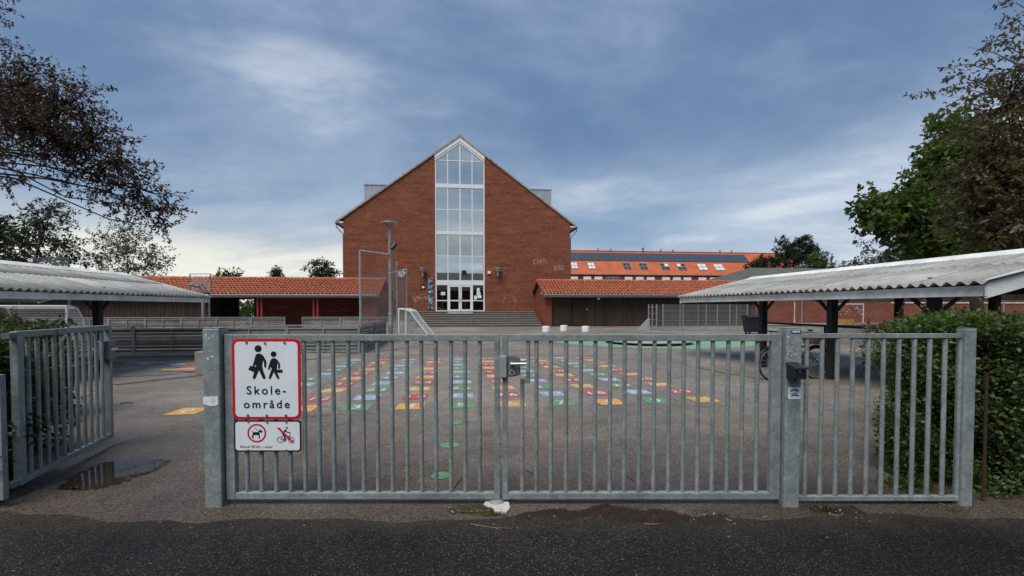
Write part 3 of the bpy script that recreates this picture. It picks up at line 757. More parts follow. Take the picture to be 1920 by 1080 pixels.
# brick gable end facing the steps
RW.part('gable_wall', MB().prism([(-5.0, GB), (-5.0, zee + .12), (-2.4, zrr - .16), (-.03, zbk - .16), (-.03, GB)], 'x', uw, uw + .35), wing_brick)
RW.part('brick_pier', B(uw + .352, uw + .62, -5.0, -4.7, GB, zee - .2), wing_brick)
RW.part('back_wall', B(uw + .40, uw + 25, -4.66, -4.60, GB, zee - .05), timber_m)
uu = uw + .63; rr = random.Random(4); dl, dr_ = bl(1075, 590, -4.8)[0], bl(1103, 590, -4.8)[0]
while uu < uw + 24.5:
    w = .24
    if uu + w > dl and uu < dr_:
        uu = dr_ + .03; continue
    RW.part('cladding_board', B(uu, uu + w - .018, -4.80 + rr.uniform(-.006, .006), -4.70, GB + .03, zee - .20), timber_m); uu += w
dz1 = bl(1089, 563, -4.8)[1]
dr = RW.part('door', B(dl + .06, dr_ - .04, -4.79, -4.74, GB + .04, dz1), timber_l)
for k in range(1, 6): RW.part('door_board', B(dl + .06 + (dr_ - dl - .1) * k / 6 - .008, dl + .06 + (dr_ - dl - .1) * k / 6 + .008, -4.795, -4.79, GB + .06, dz1 - .03), timber_m, dr)
RW.part('door_frame', B(dl - .02, dl + .055, -4.83, -4.70, GB, dz1 + .07), timber_m); RW.part('door_frame', B(dr_ - .035, dr_ + .03, -4.83, -4.70, GB, dz1 + .07), timber_m)
RW.part('door_handle', B(dr_ - .16, dr_ - .08, -4.84, -4.795, bl(1100, 580, -4.8)[1] - .05, bl(1100, 580, -4.8)[1] + .05), white_paint, dr)
ul, zl = bl(1121, 560, -4.9); 
fl = RW.part('floodlight', B(ul - .13, ul + .13, -5.12, -4.97, zl - .10, zl + .12), galv_far); RW.part('lens', B(ul - .10, ul + .10, -5.13, -5.121, zl - .07, zl + .09), paleglass, fl)
RW.part('floodlight_arm', MB().bar((ul, -4.97, zl + .12), (ul, -4.75, zl + .3), .04, .04), galv_far, fl)
uq, zq = bl(1005, 549, -4.0); RW.part('wall_lamp', B(uw - .12, uw - .002, -4.2, -4.05, zq - .15, zq + .12), white_paint)
# --- left wing (open shelter)
uL2 = bl(697, 590, -5.6)[0]
zeL = bl(660, 552, -6.1)[1]; zrL = bl(660, 524, -2.8)[1]; uR2 = bl(712, 553, -6.1)[0]
LW, zbk = wing('open_shelter_wing', 'low clay tiled open shelter with red posts beside the ball court', -46.0, uR2, -6.1, zeL, -2.8, zrL, -.3, -5.6)
ue = uR2 - .30
LW.part('end_wall', MB().prism([(-5.6, GB), (-5.6, zeL + .05), (-2.8, zrL - .16), (-.35, zbk - .16), (-.35, GB)], 'x', ue - .33, ue), wing_brick)
LW.part('front_pier', B(ue - 1.35, ue - .332, -5.6, -5.25, GB, zeL - .27), wing_brick)
oL, oR = bl(446, 580, -2.5)[0], bl(476, 580, -2.5)[0]
LW.part('back_wall', B(oR, ue - .34, -2.5, -2.2, GB, zeL + .1), wing_brick)
LW.part('back_wall', B(bl(380, 580, -2.5)[0] - 3.0, oL, -2.5, -2.2, GB, zeL + .1), timber_m)
LW.part('lintel', B(oL, oR, -2.48, -2.22, bl(460, 561, -2.5)[1], zeL + .1), timber_m)
LW.part('shelter_ceiling', B(-45.9, ue - .35, -5.9, -2.55, zeL - .02, zeL + .04), timber_m)
for px in (487, 592):
    for dx in (-3.6, 3.6):
        u = bl(px + dx, 580, -5.7)[0]; LW.part('post', B(u - .06, u + .06, -5.76, -5.64, GB, zeL - .27), red_post)
LW.part('beam', B(-45.9, ue - 1.36, -5.80, -5.60, zeL - .265, zeL - .12), timber_m)
# timber clad store at the left end, boards one by one
uA = bl(386, 580, -5.6)[0]; uu = -45.5; rr = random.Random(9)
while uu < uA:
    LW.part('cladding_board', B(uu, uu + .272, -5.60 + rr.uniform(-.006, .006), -5.52, GB + .03, zeL - .27), timber_l); uu += .29
LW.part('store_wall', B(-45.9, uA, -5.515, -5.45, GB, zeL - .05), timber_m)
LW.part('store_side', B(uA - .1, uA, -5.45, -2.51, GB, zeL - .05), timber_m)
scrawl(LW, [[(395 + k * 8 + (k % 3), 580 + (k * 7) % 9), (400 + k * 7, 583 + (k * 5) % 9)] for k in range(5)] + [[(x, 574 + (x * 7) % 5), (x + 6, 576 + (x * 3) % 5), (x + 9, 573)] for x in range(512, 540, 9)] + [[(x, 580 + (x * 7) % 5), (x + 6, 582 + (x * 3) % 4)] for x in range(615, 655, 7)], -2.51, .028, graf)

# ------------------------------------------------------------------ long classroom block behind
VB = 24.0
def bq(px, py, v=VB): return bl(px, py, v)
zE2 = bq(1100, 513.5)[1]; zR2 = bq(1100, 471, VB + 4.0)[1] + .05
uB0 = bq(1010, 500)[0]; uB1 = bq(1505, 500)[0]
LB = Th('classroom_block', 'long brick classroom block with bright orange roof and solar panels', 'building', ((uB0 + uB1) / 2, VB, GB), building=True)
LB.part('wall', B(uB0, uB1, VB, VB + .35, GB, zE2 - .05), wing_brick)
LB.part('rear_wall', B(uB0, uB1, VB + 8, VB + 8.3, GB, zE2 - .05), wing_brick)
for s, uu in ((0, uB0), (1, uB1)):
    LB.part('gable_wall', MB().prism([(VB + .36, GB), (VB + 7.99, GB), (VB + 7.99, zE2 - .05), (VB + 4.1, zR2 - .2), (VB + .36, zE2 - .05)], 'x', uu - .15, uu + .15), wing_brick)
vE = VB - .12; zEe = zE2 - .02; slp = (zR2 - zEe) / (VB + 4 - vE)
rf = LB.part('roof', MB().prism([(vE, zEe - .10), (VB + 4, zR2 - .1), (VB + 8.4, zEe - .1), (VB + 8.4, zEe), (VB + 4, zR2), (vE, zEe)], 'x', uB0 - .3, uB1 + .3), tile_far)
LB.part('ridge', B(uB0 - .3, uB1 + .3, VB + 3.9, VB + 4.1, zR2 - .03, zR2 + .10), tile_far, rf)
LB.part('gutter', B(uB0 - .3, uB1 + .3, vE - .09, vE - .002, zEe - .11, zEe - .03), gutter_m)
u = uB0
while u < uB1: LB.part('rafter_end', B(u - .08, u + .08, vE + .02, VB - .002, zEe - .17, zEe - .102), timber_m); u += 1.1
def roofpt(px, py):             # pixel on the front roof slope
    d = ray(px, py); c0 = w2b(Vector((0, 0, CAM_H))); du = d.x * CB + d.y * SB; dv = -d.x * SB + d.y * CB
    # z = zEe + slp*(v - vE)
    t = (zEe + slp * (c0[1] - vE) - CAM_H) / (d.z - slp * dv); return c0[0] + du * t, c0[1] + dv * t, CAM_H + d.z * t
def roofquad(name, uv, off, m, parent, th=.05):
    nrm = Vector((0, -slp, 1)).normalized()
    lo = [Vector((u, v, zEe + slp * (v - vE))) + nrm * off for u, v in uv]; hi = [p + nrm * th for p in lo]
    n = len(lo); mb = MB().add(lo + hi, [tuple(range(n)), tuple(range(2 * n - 1, n - 1, -1))] + [(i, i + n, (i + 1) % n + n, (i + 1) % n) for i in range(n)])
    return LB.part(name, mb, m, parent)
a = roofpt(1069, 488.5); b_ = roofpt(1069, 474)
v0, v1 = a[1], b_[1]; us = roofpt(1060, 490)[0]; ue_ = roofpt(1405, 492)[0]
npan = 34; vm = (v0 + v1) / 2
for k in range(npan):
    for (va, vb_) in ((v0, v1),):
        x0 = us + (ue_ - us) * k / npan; x1 = us + (ue_ - us) * (k + 1) / npan - .035
        roofquad('solar_panel', [(x0, va), (x1, va), (x1, vb_), (x0, vb_)], .06, solar_m, rf, .04)
ci = 0
for px, dark in ((1079, 0), (1111, 0), (1177.5, 1), (1208.5, 1), (1249, 2), (1280, 2), (1319, 0), (1350, 0)):
    a = roofpt(px - 6.8, 504.5 + (px - 1079) * .012); b_ = roofpt(px + 6.2, 492.5 + (px - 1079) * .012)
    u0, u1 = a[0], b_[0] - .35; va, vb_ = a[1], b_[1]
    f = roofquad('skylight', [(u0, va), (u1, va), (u1, vb_), (u0, vb_)], .0, gutter_m, rf, .08)
    um, vm = (u0 + u1) / 2, (va + vb_) / 2
    for q, (p0, p1, q0, q1) in enumerate(((u0 + .06, um - .05, va + .08, vm - .06), (um + .05, u1 - .06, va + .08, vm - .06), (u0 + .06, um - .05, vm + .06, vb_ - .08), (um + .05, u1 - .06, vm + .06, vb_ - .08))):
        m = paleglass if dark == 0 or (dark == 2 and ((q == 3 and px < 1260) or (q == 2 and px > 1260))) else darkglass
        roofquad('pane', [(p0, q0), (p1, q0), (p1, q1), (p0, q1)], .081, m, f, .01)
for px in (1076, 1101, 1122, 1143.5, 1178.5, 1199.5, 1220, 1248.5, 1269, 1289, 1317, 1338, 1358, 1149 + 250):
    if px == 1143.5: continue
    u0, zt = bq(px - 7.2, 518.2 + (px - 1076) * .008); u1 = bq(px + 7.2, 518.5)[0]; zt = min(zt, zE2 - .22); zl = zt - 1.5
    f = LB.part('window', B(u0, u1, VB - .05, VB - .002, zl, zt), MATS.get('bright_white') or mat('bright_white', (.82, .82, .80), .5, 0, .04, 3))
    mid = (u0 + u1) / 2
    for a, b_ in ((u0 + .12, mid - .06), (mid + .06, u1 - .12)):
        LB.part('pane', B(a, b_, VB - .06, VB - .051, zl + .1, zt - .42), darkglass, f)
for px in (1149,):
    u0, zt = bq(px - 13, 519); u1 = bq(px + 13, 519)[0]; zt = min(zt, zE2 - .35)
    f = LB.part('window', B(u0, u1, VB - .03, VB - .002, zt - 1.5, zt), zinc_m)
    for k in range(5): LB.part('pane', B(u0 + (u1 - u0) * k / 5 + .05, u0 + (u1 - u0) * (k + 1) / 5 - .05, VB - .04, VB - .031, zt - 1.4, zt - .1), solar_m, f)
for px in (1121, 1144.5, 1205, 1238, 1261, 1349, 1371):
    u, z = bq(px, 472, VB + 4); LB.part('roof_vent', MB().lathe([(.10, 0), (.10, .22), (.16, .23), (.16, .34), (.04, .4)] if px != 1205 else [(.16, 0), (.16, .45), (.22, .46), (.22, .62)], 10, (u, VB + 3.9, zR2 + .02)), galv_far)

# ------------------------------------------------------------------ brick sports hall at right
ug0, ug1 = bl(1438, 600, -7)[0], bl(1438, 600, -7)[0] + 34
GY = Th('sports_hall', 'low red brick sports hall with grey roof and white goal lines painted on its wall', 'building', ((ug0 + ug1) / 2, -7, GB), building=True)
GY.part('wall', B(ug0, ug1, -7, -6.6, GB, 3.3), gym_brick)
GY.part('side_wall', B(ug0, ug0 + .4, -6.59, 12, GB, 3.3), gym_brick)
zpk = bl(1500, 503, 2)[1]
GY.part('roof', MB().add([(ug0 - .4, -7.4, 3.3), (ug1 + .4, -7.4, 3.3), (ug1 + .4, 12, 3.3), (ug0 - .4, 12, 3.3), (ug0 + 4.5, 2, zpk), (ug1 - 4.5, 2, zpk)], [(0, 1, 5, 4), (1, 2, 5), (2, 3, 4, 5), (3, 0, 4), (3, 2, 1, 0)]), roof_grey)
GY.part('fascia', B(ug0 - .4, ug1 + .4, -7.43, -7.405, 3.05, 3.32), gutter_m)
lm = mat('worn_white_line', (.50, .46, .44), .8, 0, .35, 6)
def gline(x0, y0, x1, y1, w):
    (a, za), (b_, zb2) = bl(x0, y0, -7), bl(x1, y1, -7)
    if abs(x1 - x0) > abs(y1 - y0): GY.part('painted_line', B(a, b_, -7.004, -7.001, (za + zb2) / 2 - w / 2, (za + zb2) / 2 + w / 2), lm)
    else: GY.part('painted_line', B(a - w / 2, a + w / 2, -7.0065, -7.0045, min(za, zb2), max(za, zb2)), lm)
gline(1555, 570, 1620, 570, .10); gline(1619, 570, 1619, 612, .10); gline(1490, 566, 1492, 612, .10)
GY.part('wall_rail', B(bl(1670, 567.5, -7)[0], ug1, -7.06, -7.002, bl(1670, 568.5, -7)[1], bl(1670, 566.8, -7)[1]), fascia_m)
GY.part('downpipe', MB().tube([(bl(1879, 590, -7)[0], -7.08, GB), (bl(1879, 590, -7)[0], -7.08, 3.0)], .07, 8), galv_far)
GY.part('downpipe', MB().tube([(bl(1502, 590, -7)[0], -7.08, GB), (bl(1502, 590, -7)[0], -7.08, 3.0)], .05, 8), galv_far)
rr = random.Random(11)
scrawl(GY, [[(x, y), (x + rr.uniform(1, 5), y + rr.uniform(-.6, .6))] for x, y in [(rr.uniform(1556, 1617), rr.uniform(572, 592)) for _ in range(60)]], -7.0, .05, graf)

# ------------------------------------------------------------------ house across the street (behind the camera; seen mirrored in the school glass)
H = Th('street_house', 'brown brick terrace with dark roof across the street from the school gate', 'house', (-2, -20, 0))
H.part('wall', B(-26, 24, -28, -17, 0, 5.2), wing_brick)
H.part('roof', MB().prism([(-16.4, 5.2), (-22.5, 9.6), (-28.6, 5.2)], 'x', -26.5, 24.5), roof_grey)
for k in range(9):
    f = H.part('window', B(-23 + k * 5.2, -21.2 + k * 5.2, -16.998, -16.95, 1.2, 2.7), white_paint); H.part('pane', B(-22.9 + k * 5.2, -21.3 + k * 5.2, -16.949, -16.94, 1.3, 2.6), darkglass, f)
for k in (0, 1): H.part('chimney', B(-13 + 16 * k, -12 + 16 * k, -23, -22, 9.2, 10.2), roof_grey)
# ------------------------------------------------------------------ bicycle sheds with corrugated roofs
corr_m, nt, b = nodes('fibre_cement')
p = geo_pos(nt); n1 = tnoise(nt, p, 1.6, 7, .7); n2 = tnoise(nt, p, 25, 4, .6)
cc = tramp(nt, n1, [(.25, (.19, .19, .178)), (.55, (.34, .34, .322)), (.85, (.46, .46, .435))])
st_ = tnoise(nt, geo_pos(nt, (.7, 9, .7)), 1.3, 6, .7); cc = tmix(nt, tramp(nt, st_, [(.52, 0), (.72, .55)]), cc, (.13, .13, .11))
cc = tmix(nt, 1.0, cc, tramp(nt, n2, [(.3, .85), (.7, 1.1)]), 'MULTIPLY')
oi = nt.nodes.new('ShaderNodeObjectInfo'); cc = tmix(nt, 1.0, cc, tramp(nt, oi.outputs['Random'], [(0, .9), (1, 1.08)]), 'MULTIPLY')
nt.links.new(cc, b.inputs['Base Color']); b.inputs['Roughness'].default_value = .9
def corrugated(width, length, pitch=.177, amp=.030, th=.007, sx=10):
    n = int(round(width / pitch)) * sx + 1; mb = MB(); vs = []
    for zz in (0, -th):
        for s_ in (0, length):
            for i in range(n):
                y = width * i / (n - 1); vs.append((s_, y, amp * math.cos(2 * math.pi * y / pitch) + zz))
    f = []
    for i in range(n - 1):
        f += [(i, n + i, n + i + 1, i + 1), (2 * n + i, 2 * n + i + 1, 3 * n + i + 1, 3 * n + i), (i, i + 1, 2 * n + i + 1, 2 * n + i), (n + i, 3 * n + i, 3 * n + i + 1, n + i + 1)]
    mb.add(vs, f); return mb
def shed(name, label, ue, s, v0, v1, zf0, zf1, zr, half, posts_v, gnd):
    t = Th(name, label, 'bicycle shed', (ue + s * half, (v0 + v1) / 2, gnd), building=True)
    ur = ue + s * half; zeav = zf1 + .032
    slope = math.atan2(zr - zeav, half); L_ = math.hypot(half, zr - zeav) + .10
    npan = int(round((v1 - v0) / 1.062)); wd = (v1 - v0) / npan; pit = wd / 6
    rows = [(-.10, L_ * .56), (L_ * .52, L_ - .10)]
    for side in (1, -1):
        for (a, b_) in rows:
            mb = corrugated(wd + pit, b_ - a, pit)
            q = 0 if a < 0 else 1
            me = mb.mesh('corrugated_sheet', smooth=True); me.materials.append(corr_m)
            for k in range(npan):
                o = link('corrugated_sheet', me, None, t.e)
                dirx = s * side
                base = Vector((ur - dirx * half, v0 + k * wd - pit * .5, zeav + .03))
                ex = Vector((dirx * math.cos(slope), 0, math.sin(slope))); ez = Vector((-dirx * math.sin(slope), 0, math.cos(slope))); ey = Vector((0, 1, 0))
                pos = base + ex * a + ez * (.011 * q + .0035 * (k % 2)) - t.org
                M_ = Matrix(((ex.x, ey.x, ez.x, pos.x), (ex.y, ey.y, ez.y, pos.y), (ex.z, ey.z, ez.z, pos.z), (0, 0, 0, 1)))
                o.matrix_local = M_
    # ridge capping pieces
    for k in range(npan):
        a, b_ = v0 + k * wd + .004, v0 + (k + 1) * wd - .004
        mb = MB().prism([(ur - .26, zr - .015), (ur, zr + .085), (ur + .26, zr - .015), (ur + .26, zr + .012), (ur + .05, zr + .115), (ur - .05, zr + .115), (ur - .26, zr + .012)], 'y', a, b_)
        t.part('ridge_cap', mb, fascia_m)
    nb = max(2, int((v1 - v0) / 3.6))
    for side in (1, -1):
        uf = ur - s * side * half
        for k in range(nb):
            t.part('fascia_board', B(min(uf, uf + s * side * .03), max(uf, uf + s * side * .03), v0 + (v1 - v0) * k / nb + .003, v0 + (v1 - v0) * (k + 1) / nb - .003, zf0, zf1), fascia_m)
        for vv in (v0 - .035, v1 + .003):
            poly = [(uf - s * side * .05, zf0 - .03), (uf - s * side * .05, zeav + .05), (ur, zr + .10), (ur, zr - .14)]
            t.part('barge_board', MB().prism(poly, 'y', vv, vv + .032), fascia_m)
    # frame: posts, beams, rafters, braces
    for side in (1, -1):
        up = ur - s * side * (half - .55)
        zt = zf0 + .12
        t.part('beam', B(up - .06, up + .06, v0 + .15, v1 - .15, zt, zt + .14), black_timber)
        for vv in posts_v:
            w_ = b2w(up, vv); g = zg(w_.y)
            t.part('post', B(up - .072, up + .072, vv - .072, vv + .072, g, zt), black_timber)
            for sg in (-1, 1):
                if side == 1 and v0 + .2 < vv + sg * .5 < v1 - .2:
                    t.part('brace', MB().bar((up, vv + sg * .08, zt - .38), (up, vv + sg * .50, zt - .01), .05, .05, (1, 0, 0)), black_timber)
    for vv in posts_v:
        t.part('tie_beam', B(ur - half + .4, ur + half - .4, vv - .05, vv + .05, zt + .142, zt + .22), black_timber)
    for side in (1, -1):
        for f_ in (.12, .5, .88):
            u = ur - s * side * half * (1 - f_); z = zeav + (zr - zeav) * f_
            t.part('purlin', B(u - .035, u + .035, v0 + .05, v1 - .05, z - .10, z - .02), black_timber)
    return t
e1 = w2b(Vector((5.72, 15.3, 0))); e0 = w2b(Vector((6.74, 6.43, 0)))
ueR = (e1[0] + e0[0]) / 2
SR = shed('bicycle_shed', 'pale corrugated bicycle shed with black posts beside the leafy hedge', ueR, 1, e0[1], e1[1], 1.63, 1.785, 2.40, 2.55,
          [w2b(Vector((6.6, 12.0, 0)))[1], w2b(Vector((6.69, 9.75, 0)))[1], w2b(Vector((6.9, 7.65, 0)))[1]], -.1)
e1 = w2b(Vector((-10.07, 15.0, 0))); v0L = w2b(Vector((-9.0, 4.6, 0)))[1]
SL = shed('bicycle_shed', 'weathered grey corrugated shed with black posts beside the open pedestrian gate', e1[0], -1, v0L, e1[1], 1.63, 1.77, 2.47, 2.5,
          [w2b(Vector((-10.6, 11.1, 0)))[1], w2b(Vector((-10.6, 6.4, 0)))[1]], -.1)
# ------------------------------------------------------------------ ball court: fences of grey boards in steel frames
def fence(name, label, pA, pB, npan, h, rails, gate_at=(), group=None):
    """straight run of board panels from world point pA to pB on the ground"""
    pA, pB = Vector((pA[0], pA[1], 0)), Vector((pB[0], pB[1], 0)); d = pB - pA; L_ = d.length; rz = math.atan2(d.y, d.x)
    g = zg((pA.y + pB.y) / 2); e = empty(name, label, 'fence', (pA.x, pA.y, g), rz, group)
    pw = L_ / npan
    cache = {}
    def P(nm, key, mk, m, x):
        if key not in cache: cache[key] = mk().mesh(nm); cache[key].materials.append(m)
        return link(nm, cache[key], None, e, (x, 0, 0))
    bh = (h - .20) / 7
    for k in range(npan):
        x = k * pw
        P('post', 'post', lambda: B(.0, .055, -.03, .03, 0, h - .03), galv_far, x)
        P('post', 'post2', lambda: B(pw - .06, pw - .005, -.03, .03, 0, h - .03), galv_far, x)
        P('strut', 'strut', lambda: B(pw / 2 - .02, pw / 2 + .02, -.045, -.02, .05, h - .1), galv_far, x)
        P('top_rail', 'top', lambda: B(.0, pw - .004, -.045, .045, h - .028, h + .02), galv_far, x)
        P('frame_rail', 'mid', lambda: B(.057, pw - .062, -.03, .01, h - .13, h - .08), galv_far, x)
        P('frame_rail', 'bot', lambda: B(.057, pw - .062, -.03, .03, .03, .085), galv_far, x)
        for j in range(7):
            P('board', 'b%d' % j, lambda: B(.06, pw - .065, .012, .04, .09 + j * bh, .09 + (j + 1) * bh - .016), board_m, x)
        for j in range(rails): P('rail', 'r%d' % j, lambda: B(.057, pw - .062, -.034, -.012, .16 + j * .125, .185 + j * .125), galv_far, x)
    return e
cR = gp(675, 661); hF = .99
Lpt = cR - Vector((CB, SB, 0)) * 22.5
fence('court_fence', 'long near side of the grey board ball court fence behind the open gate', Lpt, cR, 9, hF, 4)
dep = Vector((-SB, CB, 0))
c2 = cR + dep * 5.6
fence('court_fence', 'short end of the grey board ball court fence in front of the white goal', cR + dep * .1, c2, 2, hF, 4)
far = gp(700, 603); rearR = cR + dep * 14.0
r1 = bl(535, 600, w2b(rearR)[1])[0]; r2 = bl(566, 600, w2b(rearR)[1])[0]; vR = w2b(rearR)[1]
fence('court_fence', 'far side of the board ball court fence below the red shelter posts', b2w(-28, vR), b2w(r1, vR), 8, hF, 0)
fence('court_fence', 'far corner run of the board ball court fence under the brick pier', b2w(r2, vR), b2w(w2b(rearR)[0] + .6, vR), 3, hF, 0)
# ---- nets and poles round the court end
def net_between(th, a, b_, h0a, h1a, h0b, h1b, cell, parent=None, sag=.12):
    mb = MB(); a, b_ = Vector(a), Vector(b_); L_ = (b_ - a).length; n = int(L_ / cell); m_ = int((h1a - h0a) / cell); r = .0052
    P = lambda i, j: a.lerp(b_, i / n) + Vector((0, 0, (h0a + (h1a - h0a) * j / m_) * (1 - i / n) + (h0b + (h1b - h0b) * j / m_) * (i / n) - (sag * math.sin(math.pi * ((i / n * 2) % 1)) * (j / m_)) + .01 * math.sin(i * 1.7 + j)))
    for i in range(n + 1): mb.tube([P(i, j) for j in range(m_ + 1)], r, 3, False)
    for j in range(m_ + 1): mb.tube([P(i, j) for i in range(n + 1)], r if j < m_ else .015, 3, False)
    return th.part('net', mb, mat('net_cord', (.17, .13, .11), .8, 0, .1, 5) if 'net_cord' not in MATS else MATS['net_cord'], parent, fix=False)
pA = gp(674, 661); pA = Vector((pA.x, pA.y + .15, GB)); pB_ = pA + dep * 9.6; pC = pA + dep * 14.4
lamp_g = gp(733, 657.5); lamp_g.z = GB
NT = Th('ball_net', 'tall grey ball net on slim poles round the court end', 'ball net', tuple(pA))
pole_m = mat('pole_grey', (.27, .27, .27), .5, .2, .15, 5)
zt1 = at(674, 470, pA.y).z; zt2 = at(744, 490, pB_.y).z; zt3 = at(763, 503, pC.y).z
for p_, z_ in ((pA, zt1), (pB_, zt2), (pC, zt3)):
    NT.part('pole', MB().tube([p_, (p_.x, p_.y, z_)], .042, 10), pole_m)
ltop = at(731, 478, lamp_g.y)
NT.part('arm', MB().tube([(pA.x, pA.y, zt1), (ltop.x, ltop.y - .08, ltop.z)], .035, 8), pole_m)
NT.part('cross_bar', MB().tube([(pC.x, pC.y, zt3 - .05), (pC.x - 1.0, pC.y, zt3 - .3)], .035, 8), pole_m)
NT.part('stay', MB().tube([at(736, 545, 19.5), (pB_.x - .1, pB_.y - 1, GB + .5)], .022, 6), black_timber)
net_between(NT, (pA.x, pA.y, 0), (pB_.x, pB_.y, 0), .75, 2.75, .75, 3.9, .13)
net_between(NT, (pB_.x, pB_.y, 0), (pC.x, pC.y, 0), .75, 3.9, .75, 3.7, .13)
# ---- street lamp with round flat head
SLp = Th('street_lamp', 'tall grey lamp post with flat round head and black spotlight', 'street lamp', tuple(lamp_g))
ztop = at(731, 432, lamp_g.y).z; zl_ = at(730, 418, lamp_g.y).z
x, y = lamp_g.x, lamp_g.y
pl = SLp.part('pole', MB().tube([(x, y, GB), (x, y, GB + 1.35), (x, y, GB + 1.36), (x - .01, y, ztop)], [.085, .085, .068, .060], 14), galv_far, smooth=False)
for zz in (1.37, 2.9): SLp.part('collar', MB().tube([(x, y, GB + zz), (x, y, GB + zz + .05)], .089 if zz < 2 else .076, 14), zinc_m, pl)
SLp.part('access_door', B(x - .04, x + .04, y - .088, y - .07, GB + .5, GB + .95), galv_d, pl)
SLp.part('arm', MB().tube([(x - .01, y, ztop), (x - .04, y, ztop + .12), (x - .14, y, ztop + .24), (x - .26, y, zl_ - .02)], [.055, .05, .04, .035], 10), galv_far)
SLp.part('arm', MB().tube([(x - .01, y, ztop), (x + .02, y, ztop + .15), (x + .10, y, zl_ - .03)], [.05, .035, .03], 8), galv_far)
hd = SLp.part('head', MB().lathe([(.05, -.03), (.24, -.012), (.315, 0), (.31, .016), (.16, .035), (.02, .04)], 28, (x - .02, y, zl_)), zinc_m)
SLp.part('lens', MB().lathe([(.14, -.034), (.14, -.026)], 20, (x - .02, y, zl_)), paleglass, hd)
sp_ = at(738.5, 462, y)
sp = SLp.part('spotlight', MB().tube([(sp_.x + .07, y - .02, sp_.z + .10), (sp_.x - .06, y - .10, sp_.z - .10)], .085, 12), black_plastic)
SLp.part('spotlight_bracket', MB().bar((x, y, sp_.z - .02), (sp_.x, y - .04, sp_.z), .04, .04), black_plastic, sp)
# ---- white goals
def goal(name, label, near, dirw, dirb, width, h, dtop, dbot):
    t = Th(name, label, 'goal', tuple(near)); near = Vector(near); r = .045
    wv, bv = Vector(dirw), Vector(dirb); up = Vector((0, 0, 1))
    for e in (0, 1):
        o = near + wv * width * e
        t.part('post', MB().tube([o, o + up * h], r, 10), white_paint)
        t.part('stanchion', MB().tube([o + up * h, o + up * (h - .02) + bv * dtop * .5, o + up * (h - .12) + bv * dtop, o + up * (h * .62) + bv * (dtop + .32), o + up * .03 + bv * dbot], [r, r * .9, r * .8, r * .8, r * .8], 8), white_paint)
        t.part('ground_bar', MB().tube([o + up * .03, o + up * .03 + bv * dbot], r * .7, 8), white_paint)
    t.part('crossbar', MB().tube([near + up * h, near + wv * width + up * h], r, 10), white_paint)
    t.part('back_bar', MB().tube([near + up * .03 + bv * dbot, near + wv * width + up * .03 + bv * dbot], r * .7, 8), white_paint)
    mb = MB(); prof = [up * (h - .03) + bv * .02, up * (h - .03) + bv * dtop * .5, up * (h - .13) + bv * dtop, up * (h * .62) + bv * (dtop + .31), up * .04 + bv * (dbot - .02)]
    fine = []
    for a, b_ in zip(prof, prof[1:]):
        for i in range(6): fine.append(a.lerp(b_, i / 6))
    fine.append(prof[-1]); nn = int(width / .10)
    for i in range(nn + 1): mb.tube([near + wv * width * i / nn + q for q in fine], .0075, 3, False)
    for q in fine: mb.tube([near + q, near + wv * width + q], .0075, 3, False)
    # side nets
    for e in (0, 1):
        o = near + wv * width * e
        for j in range(1, 15):
            z_ = h * j / 15
            dd = dbot * (1 - z_ / h) + dtop * (z_ / h) * .9; mb.tube([o + up * z_, o + up * z_ + bv * dd], .006, 3, False)
        for i in range(1, 12):
            bx_ = dbot * i / 12; zt_ = h * min(1, max(.05, (1 - (bx_ - dtop) / (dbot - dtop)))); mb.tube([o + bv * bx_ + up * .03, o + bv * bx_ + up * zt_], .006, 3, False)
    gn = mat('goal_net', (.55, .56, .55), .8, 0, .05, 5) if 'goal_net' not in MATS else MATS['goal_net']
    t.part('net', mb, gn, fix=False)
    return t
g0 = gp(748, 638.5); g0.z = GB
goal('goal', 'white goal with pale net at the lamp post end of the court', g0, dep, (CB, SB, 0), 3.0, at(748, 579.5, g0.y).z - GB, .55, 1.6)
gl = at(125, 574, 21.0); gl2 = Vector((gl.x, gl.y, GB))
goal('goal', 'white goal half hidden by leaves under the weathered shed roof', gl2, (-CB, -SB, 0), dep, 3.0, gl.z - GB, .6, 1.1)
# ---- basketball backboards
bbm, nt, b = nodes('clear_board'); b.inputs['Base Color'].default_value = (.5, .55, .58, 1); b.inputs['Alpha'].default_value = .10; b.inputs['Roughness'].default_value = .2
def hoop(label, px0, py0, px1, py1, Y, heavy):
    a, c = at(px0, py0, Y), at(px1, py1, Y); t = Th('basketball_hoop', label, 'basketball hoop', ((a.x + c.x) / 2, Y + .9, GB))
    w = .03 if heavy else .02
    fr = t.part('board_frame', MB().box(a.x, c.x, Y - .03, Y + .03, a.z - w * 2, a.z).box(a.x, c.x, Y - .03, Y + .03, c.z, c.z + w * 2).box(a.x, a.x + w * 2, Y - .03, Y + .03, c.z + w * 2, a.z - w * 2).box(c.x - w * 2, c.x, Y - .03, Y + .03, c.z + w * 2, a.z - w * 2), galv_d)
    t.part('backboard', B(a.x + .07, c.x - .07, Y - .008, Y + .008, c.z + .07, a.z - .07), bbm)
    m_ = (a.x + c.x) / 2
    t.part('pole', MB().tube([(m_, Y + .9, GB), (m_, Y + .9, c.z - .2), (m_, Y + .6, c.z + .15), (m_, Y + .05, (a.z + c.z) / 2)], .06, 10), galv_d)
    rg = [(m_ + .23 * math.cos(k * .3927), Y - .27 + .23 * math.sin(k * .3927), c.z + .15) for k in range(17)]
    t.part('hoop_ring', MB().tube(rg, .012, 6, False), red_post)
    t.part('strut', MB().tube([(c.x - .1, Y + .05, a.z - .12), (m_, Y + .5, c.z + .15)], .025, 6), galv_d)
hoop('clear basketball backboard in a steel frame above the weathered shed ridge', 62, 483, 130, 506, 23.0, True)
